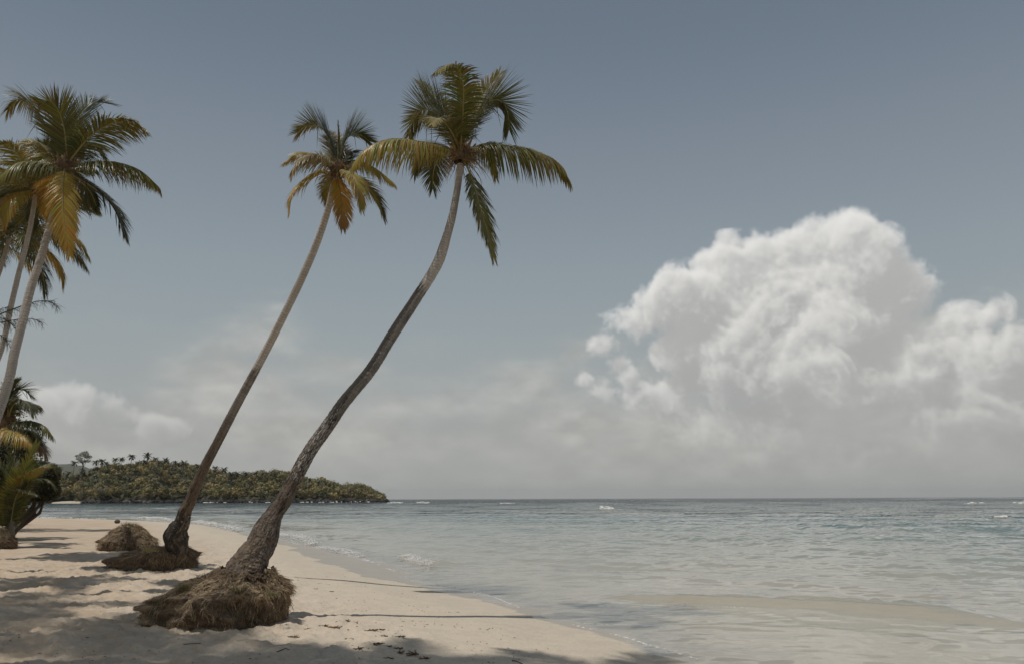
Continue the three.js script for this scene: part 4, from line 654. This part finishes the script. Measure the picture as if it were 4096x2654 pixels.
// ------------------------------------------------------------------ the wooded headland across the bay
const HF = 560;                                                        // metres away
const canopy = curveTable([[-500, 1866], [0, 1899], [150, 1902], [260, 1890], [350, 1880], [430, 1848], [520, 1844], [600, 1834], [700, 1842], [780, 1848], [850, 1876], [900, 1886], [1000, 1886], [1060, 1878], [1120, 1879], [1180, 1891], [1250, 1908], [1320, 1924], [1360, 1944], [1420, 1934], [1465, 1946], [1500, 1966], [1528, 1988], [1545, 1995]]);
const headX = (px, f) => at(px, 1990, f).x, headPx = (x, f) => 2048 + x / f * FOC * 1.0216;
const rockMat = new THREE.MeshStandardMaterial({ name: 'dark_rock', vertexColors: true, roughness: 0.95 });
function hillTop(px, f) { return Math.max(0, at(px, canopy(px), f).y - SEA); }
{
  const s = new Soup(), nx = 150, nw = 26; let rows = [];
  for (let j = 0; j <= nw; j++) { const row = []; for (let i = 0; i <= nx; i++) {
    const px = -520 + (1540 + 520) * i / nx, w = j / nw * 130, f = HF + w + 14 * n2(px * 0.006, 3) + 5 * n2(px * 0.03, 9), H = hillTop(px, HF), x = headX(px, f);
    const y = j === 0 ? SEA - 3 : SEA + Math.min(1.4 + 1.2 * n2(px * 0.05, w * 0.3), H * 0.5) * sstep(0, 5, w) + Math.max(0, H - 4) * Math.pow(sstep(0, 62, w), 0.8) * sstep(135, 80, w) + 0.9 * n2(px * 0.09, w * 0.2);
    const low = y < SEA + 2.6 ? 1 : 0, k = 0.75 + 0.5 * (0.5 + 0.5 * n2(px * 0.2, w)); row.push(s.v(x, y, -f, low ? [0.045 * k, 0.040 * k, 0.034 * k] : [0.06 * k, 0.056 * k, 0.026 * k]));
  } rows.push(row); }
  for (let j = 0; j < nw; j++) for (let i = 0; i < nx; i++) { s.t(rows[j][i], rows[j][i + 1], rows[j + 1][i]); s.t(rows[j][i + 1], rows[j + 1][i + 1], rows[j + 1][i]); }
  tag(structure('headland', s.geo(), rockMat), 'low wooded headland across the bay', 'headland');
  // jagged rocks at the waterline
  const rk = new Soup(), r = rng(801), ico = new THREE.IcosahedronGeometry(1, 1), ip = ico.attributes.position;
  for (let i = 0; i < 520; i++) { const px = 140 + (1545 - 140) * Math.pow(r(), 0.8), f = HF - 2 + 14 * n2(px * 0.006, 3) + 5 * n2(px * 0.03, 9) - 3 * r(), x = headX(px, f), sz = 0.9 + 1.9 * r() * r() + (px > 1350 ? 0.5 : 0), k = 0.6 + 0.8 * r(), grey = r() < 0.18 ? 3.2 : 1; if (px > 205 && px < 325) continue; const c = [0.036 * k * grey, 0.032 * k * grey, 0.028 * k * grey], o = i * 3.1; for (let t = 0; t < ip.count; t += 3) { const id = []; for (let q = 0; q < 3; q++) { const X = ip.getX(t + q), Y = ip.getY(t + q), Z = ip.getZ(t + q), m = sz * (1 + 0.4 * n3(X * 1.5 + o, Y * 1.5, Z * 1.5)); id.push(rk.v(x + X * m, SEA + 0.4 + Y * m * 0.75, -f + Z * m, c)); } rk.t(...id); } }
  const rg = rk.geo(); tag(meshOf('shore_rocks', rg, rockMat, scene), 'dark jagged rocks along the foot of the headland', 'rocks', null, 'stuff');
  const sb = new Soup(), b = []; for (let i = 0; i <= 12; i++) { const px = 205 + 120 * i / 12, q = Math.sin(i / 12 * 3.14); b.push([sb.v(headX(px, HF - 7), SEA - 0.2, -(HF - 9 - 4 * q), [0.5, 0.43, 0.34]), sb.v(headX(px, HF + 4), SEA + 1.0 + 0.5 * q, -(HF + 8), [0.55, 0.48, 0.38])]); } for (let i = 0; i < 12; i++) { sb.t(b[i][0], b[i + 1][0], b[i][1]); sb.t(b[i + 1][0], b[i + 1][1], b[i][1]); } tag(structure('small_beach', sb.geo(), rockMat), 'small pale beach at the foot of the headland', 'beach');
  // forest
  const fs = new Soup(); const tones = [[0.30, 0.245, 0.082], [0.25, 0.218, 0.078], [0.175, 0.168, 0.066], [0.36, 0.275, 0.10], [0.28, 0.215, 0.10], [0.145, 0.145, 0.058]];
  let trees = 0;
  for (let i = 0; i < 1900; i++) {
    const px = -480 + (1530 + 480) * r(), w = 3 + 92 * Math.pow(r(), 1.25), f = HF + w + 14 * n2(px * 0.006, 3), H = hillTop(px, HF), x = headX(px, f), R = 1.8 + 4.4 * r() * r() * r() + 0.8 * r(), h0 = Math.max(0, H - 7) * Math.pow(sstep(0, 62, w), 0.8) * sstep(135, 80, w), cy = SEA + Math.min(h0 + 4.6 + 3.2 * r(), Math.max(2.4, H * (0.5 + 0.5 * sstep(0, 45, w)) - R * 0.35 + 1.6 * r() + (r() < 0.12 ? 2.4 * r() : 0)));
    const T = tones[Math.floor(r() * tones.length)], k0 = 0.5 + 0.85 * r(), lobes = [], nl = 3 + Math.floor(r() * 3); for (let q = 0; q < nl; q++) lobes.push([(r() - 0.5) * R * 1.2, (r() - 0.4) * R * 0.7, (r() - 0.5) * R * 1.2, R * (0.45 + 0.3 * r())]);
    const n = 130; trees++;
    for (let q = 0; q < n; q++) { const b = lobes[q % nl], th = r() * 6.28, cz = r() * 1.7 - 0.7, sz = Math.sqrt(Math.max(0, 1 - cz * cz)), rr = b[3] * (0.8 + 0.35 * r()), nx = Math.cos(th) * sz, nz = Math.sin(th) * sz, X = x + b[0] + nx * rr, Y = cy + b[1] + cz * rr * 0.85, Z = -f + b[2] + nz * rr, k = k0 * (0.85 + 0.3 * r()), c = [T[0] * k, T[1] * k, T[2] * k], l = (0.40 + 0.45 * r()) * (0.8 + 0.08 * R);
      const fn = V(nx + (r() - 0.5) * 0.9, cz + (r() - 0.5) * 0.9, nz + (r() - 0.5) * 0.9).normalize(), d = V(r() - 0.5, r() - 0.5, r() - 0.5).cross(fn).normalize(), u = V().crossVectors(fn, d).multiplyScalar(l * 0.6), A = fs.v(X - u.x, Y - u.y, Z - u.z, c), B = fs.v(X + u.x, Y + u.y, Z + u.z, c), C = fs.v(X + d.x * l * 1.4, Y + d.y * l * 1.4, Z + d.z * l * 1.4, c); fs.t(A, B, C); }
  }
  tag(meshOf('forest', fs.geo(), bushLeafMat, scene), 'dense olive green forest covering the headland', 'forest', null, 'stuff');
  // distant palms standing out of the forest
  const small = []; for (let v = 0; v < 3; v++) { const g = new THREE.Group(), rr = rng(900 + v), fr = new Soup(), R = 3.3; for (let i = 0; i < 17; i++) { const az = i * 2.4 + rr(), e0 = lerp(1.2, -0.6, i / 16), pts = []; const p = V(0, 0, 0); for (let k = 0; k <= 4; k++) { pts.push(p.clone()); const e = e0 - 1.2 * k / 4; p.add(V(Math.cos(az) * Math.cos(e), Math.sin(e), Math.sin(az) * Math.cos(e)).multiplyScalar(R / 4)); }
      const cv = new THREE.CatmullRomCurve3(pts), kk = 0.7 + 0.6 * rr(), c = [0.085 * kk, 0.083 * kk, 0.036 * kk]; for (let q = 0; q < 24; q++) for (const sd of [-1, 1]) { const t = 0.1 + 0.9 * q / 24, P = cv.getPoint(t), T = cv.getTangent(t), S = V(-Math.sin(az), 0, Math.cos(az)).multiplyScalar(sd), l = 0.95 * (0.5 + 0.5 * Math.sin(t * 2.6)), D = T.clone().multiplyScalar(0.5).add(S).add(V(0, -0.7, 0)).normalize().multiplyScalar(l), W = T.clone().multiplyScalar(0.16); const A = fr.v(P.x - W.x, P.y - W.y, P.z - W.z, c), B = fr.v(P.x + W.x, P.y + W.y, P.z + W.z, c), C = fr.v(P.x + D.x, P.y + D.y, P.z + D.z, c); fr.t(A, B, C); } }
    const cr = meshOf('crown', fr.geo(), bushLeafMat, g); cr.userData.kind = 'stuff'; meshOf('trunk', stemGeo([V(0.3, -9, 0), V(0.1, -4, 0), V(0, 0, 0)], [0.28, 0.20, 0.16], 6), new THREE.MeshStandardMaterial({ name: 'grey_trunk', color: new THREE.Color().setRGB(0.20, 0.175, 0.145), roughness: 0.9 }), g); small.push(g); }
  const spots = [[215, 1855, 1], [240, 1868, 0.9], [275, 1885, 1.1], [298, 1845, 1.1], [330, 1890, 1], [382, 1842, 1], [408, 1838, 1.15], [425, 1848, 0.8], [460, 1832, 0.9], [487, 1830, 0.95], [527, 1820, 1.15], [590, 1816, 1.25], [578, 1840, 0.9], [622, 1828, 0.9], [640, 1850, 1], [662, 1832, 0.95], [700, 1842, 0.8], [735, 1845, 1.1], [790, 1862, 0.8], [620, 1870, 0.9], [720, 1880, 0.9], [862, 1866, 1], [896, 1872, 1.15], [922, 1894, 1.05], [947, 1890, 1.2], [985, 1898, 0.9], [1022, 1892, 0.9], [1050, 1898, 0.8], [1100, 1890, 0.7], [520, 1912, 1.0], [640, 1895, 0.8], [382, 1905, 1.0], [270, 1905, 1.0], [1240, 1918, 0.9], [1302, 1930, 0.9], [1275, 1926, 0.8], [1180, 1902, 0.8], [375, 1875, 1.0], [330, 1872, 0.9]];
  const special = { 590: 'tallest distant palm, at the highest point of the headland', 527: 'distant palm standing alone just left of the tallest one on the headland', 298: 'distant palm touching the left side of the tall airy tree', 215: 'leftmost distant palm, against the far hills', 862: 'distant palm close to the right side of the second leaning trunk', 896: 'second distant palm to the right of the second leaning trunk', 947: 'distant palm midway between the two leaning trunks, taller of a pair', 922: 'distant palm midway between the two leaning trunks, shorter of a pair', 1302: 'rightmost distant palm, low on the headland towards its tip', 520: 'distant palm low on the slope below the highest part of the headland' };
  spots.forEach(([px, py, k], i) => { const g = small[i % 3].clone(); g.name = numbered('distant_palm'); const front = py > canopy(px) + 8; g.position.copy(at(px, py + (front ? 0 : 5), HF + (front ? 22 : 48))); g.rotation.y = i * 1.7; g.scale.set(k * 0.95, k * (0.8 + 0.25 * ((i * 37) % 10) / 10), k * 0.95); tag(g, special[px] ?? 'tiny distant palm rising out of the forest on the headland', 'palm tree', 'distant palms on the headland'); scene.add(g); });
  // one tall spreading tree and one bare pale tree
  const tall = thing('spreading_tree', V(headX(318, HF + 30), 6, -(HF + 30)), 'tall airy tree rising alone above the left end of the headland', 'tree'), top = at(318, 1835, HF + 30).sub(tall.position), R = 5;
  meshOf('trunk', stemGeo([V(0, -4, 0), V(0.3, top.y * 0.5, 0), V(0, top.y - 4, 0)], [0.5, 0.4, 0.25], 8), darkBark, tall); for (let i = 0; i < 7; i++) { const a = i * 0.9; meshOf('limb', stemGeo([V(0.1, top.y - 6 + i * 0.5, 0), V(Math.cos(a) * 2, top.y - 2 + i * 0.3, Math.sin(a) * 2), V(Math.cos(a) * 4.5, top.y + 0.5 + (i % 3) * 1.6, Math.sin(a) * 3)], [0.22, 0.14, 0.05], 6), darkBark, tall); }
  meshOf('crown', leafCloud([[0, top.y + 4, 0, 3.4, 1.2, 3], [-4, top.y + 2.4, 0, 2.4, 1.0, 2.4], [4, top.y + 1.6, 1, 2.4, 1.1, 2.4], [1.5, top.y + 2.2, -1, 3, 1.2, 2.5], [-2.6, top.y + 0.2, 1, 2.6, 1.0, 2], [3, top.y - 1.2, 0, 3, 1.0, 2], [-1, top.y - 1.5, 0, 2.6, 0.9, 2], [0.5, top.y + 5.4, 0, 2, 0.7, 2]], 2600, 0.55, 905, [[0.13, 0.11, 0.045], [0.10, 0.088, 0.038], [0.16, 0.13, 0.055]]), bushLeafMat, tall).userData.kind = 'stuff';
  const bare = thing('bare_tree', at(378, 1985, HF + 2), 'bare pale dead tree low on the headland near its left end', 'tree'), paleMat = new THREE.MeshStandardMaterial({ name: 'bleached_wood', color: new THREE.Color().setRGB(0.42, 0.37, 0.30), roughness: 0.9 });
  meshOf('trunk', stemGeo([V(0, -1, 0), V(0.2, 4, 0), V(0.6, 9.5, 0)], [0.3, 0.24, 0.1], 6), paleMat, bare); for (const b of [[0.3, 5, 3.6, 6.2], [0.4, 6.5, -1.8, 8.6], [0.3, 6, 2.2, 8], [2.2, 6, 4.6, 6.8]]) meshOf('limb', stemGeo([V(b[0], b[1], 0), V((b[0] + b[2]) / 2, (b[1] + b[3]) / 2 + 0.2, 0.3), V(b[2], b[3], 0.5)], [0.18, 0.13, 0.06], 5), paleMat, bare);
  // hills far behind
  const hl = new Soup(), hr = [[], []]; for (let i = 0; i <= 60; i++) { const px = -700 + 1500 * i / 60, y = at(px, 1850 + 8 * n2(px * 0.01, 2) + 4 * n2(px * 0.03, 7) + Math.max(0, px - 180) * 0.16 + Math.max(0, px - 330) * 0.5, 5200).y, a = at(px, 1990, 5200); hr[0].push(hl.v(a.x, -5, -4700, [0.07, 0.075, 0.04])); hr[1].push(hl.v(a.x, Math.max(y, -4), -5400, [0.07, 0.075, 0.04])); } for (let i = 0; i < 60; i++) { hl.t(hr[0][i], hr[0][i + 1], hr[1][i]); hl.t(hr[0][i + 1], hr[1][i + 1], hr[1][i]); } tag(structure('hills', hl.geo(), rockMat), 'far hills behind the headland', 'hills');
}
console.log('headland done');

// ------------------------------------------------------------------ foam
const foamMat = new THREE.MeshStandardMaterial({ name: 'foam', color: new THREE.Color().setRGB(0.80, 0.79, 0.77), roughness: 0.85 });
{
  const ico = new THREE.IcosahedronGeometry(1, 1), r = rng(1001), mats = [], m4 = new THREE.Matrix4(), qt = new THREE.Quaternion(), sc = V();
  const put = (x, f, y, a, b) => { qt.setFromAxisAngle(V(0, 1, 0), r() * 6.28); sc.set(a, b, a * (0.6 + 0.6 * r())); m4.compose(V(x, y, -f), qt, sc); mats.push(m4.clone()); };
  const line = (pxs, n, size, spread, behind = 0.2, yo = 0) => { const P = pxs.map(([px, py]) => onGround(px, py, SEA)).map((p) => V(p.x, 0, p.z)), c = new THREE.CatmullRomCurve3(P); for (let i = 0; i < n; i++) { const t = r(), p = c.getPoint(t), g = (r() + r() - 1) * spread; if (fbm2(p.x * 1.2 / (size * 20), p.z * 1.2 / (size * 20), 3) + 0.25 < r() * 0.5) continue; const x = p.x + g * 0.6 + (r() - 0.5) * spread * 0.3, f = -p.z + g + behind * spread, s = size * (0.35 + 0.9 * r() * r()); put(x, f, seaY(x, f, 0.1) + yo * r() + s * 0.1, s, s * 0.45); } };
  line([[773, 2087], [850, 2100], [960, 2132]], 2600, 0.06, 0.7, 0, 0.07); line([[1085, 2141], [1172, 2152], [1262, 2186]], 3200, 0.04, 0.5, 0, 0.06); line([[1150, 2176], [1215, 2190], [1262, 2196]], 900, 0.03, 0.4);
  line([[1270, 2189], [1360, 2207], [1440, 2229]], 2600, 0.025, 0.4, 0, 0.03); line([[1610, 2231], [1640, 2240], [1690, 2252], [1735, 2257]], 2600, 0.022, 0.30, 0, 0.04); line([[1440, 2229], [1500, 2252], [1580, 2285], [1600, 2296]], 500, 0.022, 0.06);
  line([[540, 2072], [640, 2077], [700, 2083]], 700, 0.10, 0.4, 0, 0.1); line([[60, 2064], [200, 2067], [420, 2074]], 500, 0.09, 0.3);
  line([[1743, 2337], [1929, 2375], [2071, 2426], [2157, 2464], [2320, 2505], [2493, 2546], [2620, 2590], [2800, 2643]], 2600, 0.010, 0.035);
  line([[2300, 2489], [2420, 2497], [2560, 2505]], 300, 0.007, 0.03); line([[2690, 2412], [2800, 2420], [2950, 2432], [3000, 2435]], 60, 0.012, 0.06, 0, 0.0);
  // far white water
  const far = (pxs, n, size, spread, up) => { const P = pxs.map(([px, py, f]) => at(px, py, f)).map((p) => V(p.x, p.y, p.z)), c = new THREE.CatmullRomCurve3(P); for (let i = 0; i < n; i++) { const p = c.getPoint(r()), s = size * (0.3 + r()), g = n2(p.x * 0.08, 5) + 0.35; if (g < r() * 0.7) continue; put(p.x, -p.z + (r() - 0.5) * spread, SEA + 0.1 + up * r() * r(), s, s * 0.4); } };
  far([[2405, 2012, 150], [2420, 2010, 150], [2450, 2012, 150]], 90, 0.35, 2, 0.7); far([[1540, 1998, 420], [1640, 1998, 400], [1720, 2000, 380]], 130, 0.6, 18, 0.7); far([[1930, 2003, 330], [2000, 2004, 320], [2090, 2006, 300]], 60, 0.35, 10, 0.4);
  far([[760, 1999, HF - 12], [900, 1999, HF - 12], [1100, 2000, HF - 12], [1300, 2000, HF - 12], [1530, 2000, HF - 14]], 300, 0.6, 8, 0.6); far([[1040, 1995, HF - 9], [1060, 1995, HF - 9]], 40, 0.9, 3, 2.2); far([[3790, 1994, 240], [3950, 1990, 240], [4000, 1992, 240], [4096, 1994, 240]], 130, 0.4, 2, 1.0); far([[3980, 2028, 80], [4020, 2030, 80]], 20, 0.16, 1, 0.1);
  const inst = new THREE.InstancedMesh(ico, foamMat, mats.length); mats.forEach((m, i) => inst.setMatrixAt(i, m)); inst.name = 'foam'; inst.castShadow = inst.receiveShadow = true; tag(inst, 'white foam on the small waves and along the waterline', 'foam', null, 'stuff'); scene.add(inst);
}

// ------------------------------------------------------------------ small things on the sand
{
  const r = rng(1101), weedMat = new THREE.MeshStandardMaterial({ name: 'dried_weed', vertexColors: true, roughness: 0.9, side: THREE.DoubleSide });
  const scraps = []; for (let v = 0; v < 5; v++) { const s = new Soup(); for (let i = 0; i < 16; i++) { const a = r() * 6.28, p = V((r() - 0.5) * 0.10, 0.004, (r() - 0.5) * 0.06), k = 0.6 + 0.7 * r(), c = r() < 0.5 ? [0.26 * k, 0.15 * k, 0.06 * k] : [0.13 * k, 0.085 * k, 0.045 * k], pts = [p]; for (let j = 1; j < 4; j++) pts.push(pts[j - 1].clone().add(V(Math.cos(a + j * (r() - 0.5)) * 0.022, (r() - 0.35) * 0.014, Math.sin(a + j * (r() - 0.5)) * 0.022))); s.tube(pts, [0.005, 0.006, 0.005, 0.002], 4, c); } scraps.push(s.geo()); }
  const rest = (m, x, f, up = 0) => { m.position.set(x, groundY(x, f) + up, -f); };
  [[1345, 2518], [1420, 2505], [1595, 2595], [1510, 2595], [1555, 2588], [1600, 2615], [1655, 2617], [1605, 2551], [1520, 2520], [1330, 2352], [1260, 2345], [1400, 2550], [1460, 2560], [1635, 2640], [1385, 2490], [1300, 2505], [1540, 2545], [1490, 2530], [1230, 2530], [1180, 2560], [1700, 2625], [1560, 2640], [1450, 2600]]
    .forEach(([px, py], i) => { const p = onGround(px, py, -0.03), m = meshOf(numbered('seaweed_scrap'), scraps[i % 5], weedMat, scene); rest(m, p.x, -p.z); m.rotation.y = i * 1.3; m.scale.setScalar(0.7 + 0.7 * r()); tag(m, 'small brown scrap of dried seaweed lying on the front sand', 'seaweed', 'seaweed scraps on the sand'); });
  const twig = (pxs, rad, label) => { const P = pxs.map(([px, py]) => { const p = onGround(px, py, -0.03); return V(p.x, groundY(p.x, -p.z) + rad, p.z); }), o = P[0].clone(), s = new Soup(); s.tube(P.map((p) => p.clone().sub(o)), P.map((_, i) => rad * (1 - 0.5 * i / P.length)), 6, [0.10, 0.065, 0.04]); const m = meshOf(numbered('twig'), s.geo(), weedMat, scene); m.position.copy(o); tag(m, label, 'twig'); };
  twig([[2048, 2606], [2062, 2608], [2075, 2613], [2090, 2619]], 0.007, 'curved dark twig lying near the bottom middle of the sand'); twig([[2095, 2627], [2104, 2632], [2110, 2636]], 0.005, 'short stick just right of the curved twig'); twig([[2420, 2630], [2432, 2634], [2445, 2640]], 0.005, 'thin stick in the shade at the bottom right of the sand'); twig([[1105, 2640], [1140, 2632], [1165, 2628]], 0.006, 'dark twig in the shade below the largest root mound'); twig([[730, 2618], [775, 2610], [800, 2602]], 0.005, 'thin twig half buried in the shaded sand at lower left');
  twig([[695, 2300], [703, 2320], [702, 2322]], 0.004, 'dry straw in front of the second root mound');
  const nut = thing('coconut', null, 'small dark coconut lying on the far sand by the free root mound', 'coconut'), np = onGround(468, 2094, 0); nut.position.set(np.x, groundY(np.x, -np.z) + 0.12, np.z); const ng = new THREE.SphereGeometry(0.16, 20, 14), pp = ng.attributes.position; for (let i = 0; i < pp.count; i++) { const k = 1 + 0.12 * n3(pp.getX(i) * 8, pp.getY(i) * 8, pp.getZ(i) * 8); pp.setXYZ(i, pp.getX(i) * k * 1.25, pp.getY(i) * k, pp.getZ(i) * k); } ng.computeVertexNormals(); meshOf('husk', ng, darkBark, nut);
  // litter too small to pick apart
  const lt = new Soup(); for (let i = 0; i < 3400; i++) { const f = 8 + 14 * Math.pow(r(), 1.3), x = shoreX(f) - 1.6 - r() * (5 + f * 0.35); if (fbm2(x * 0.7, f * 0.7, 3) < r() * 0.7 - 0.15) continue; const y = groundY(x, f), a = r() * 6.28, l = 0.008 + 0.03 * r() * r(), w = 0.003 + 0.004 * r(), k = 0.5 + 0.9 * r(), c = r() < 0.4 ? [0.24 * k, 0.15 * k, 0.07 * k] : [0.12 * k, 0.09 * k, 0.06 * k], A = lt.v(x - Math.cos(a) * l, y + 0.002, -f - Math.sin(a) * l, c), B = lt.v(x + Math.cos(a) * l, y + 0.004, -f + Math.sin(a) * l, c), C = lt.v(x - Math.sin(a) * w, y + 0.010, -f + Math.cos(a) * w, c), D = lt.v(x + Math.sin(a) * w, y + 0.001, -f - Math.cos(a) * w, c); lt.t(A, D, C); lt.t(D, B, C); }
  tag(meshOf('litter', lt.geo(), weedMat, scene), 'tiny specks of plant litter strewn over the sand', 'litter', null, 'stuff');
}
console.log('all done');

// ------------------------------------------------------------------ haze
scene.fog = new THREE.FogExp2(new THREE.Color().setRGB(0.93, 0.96, 0.97), 4e-5);
renderer.render(scene, camera);
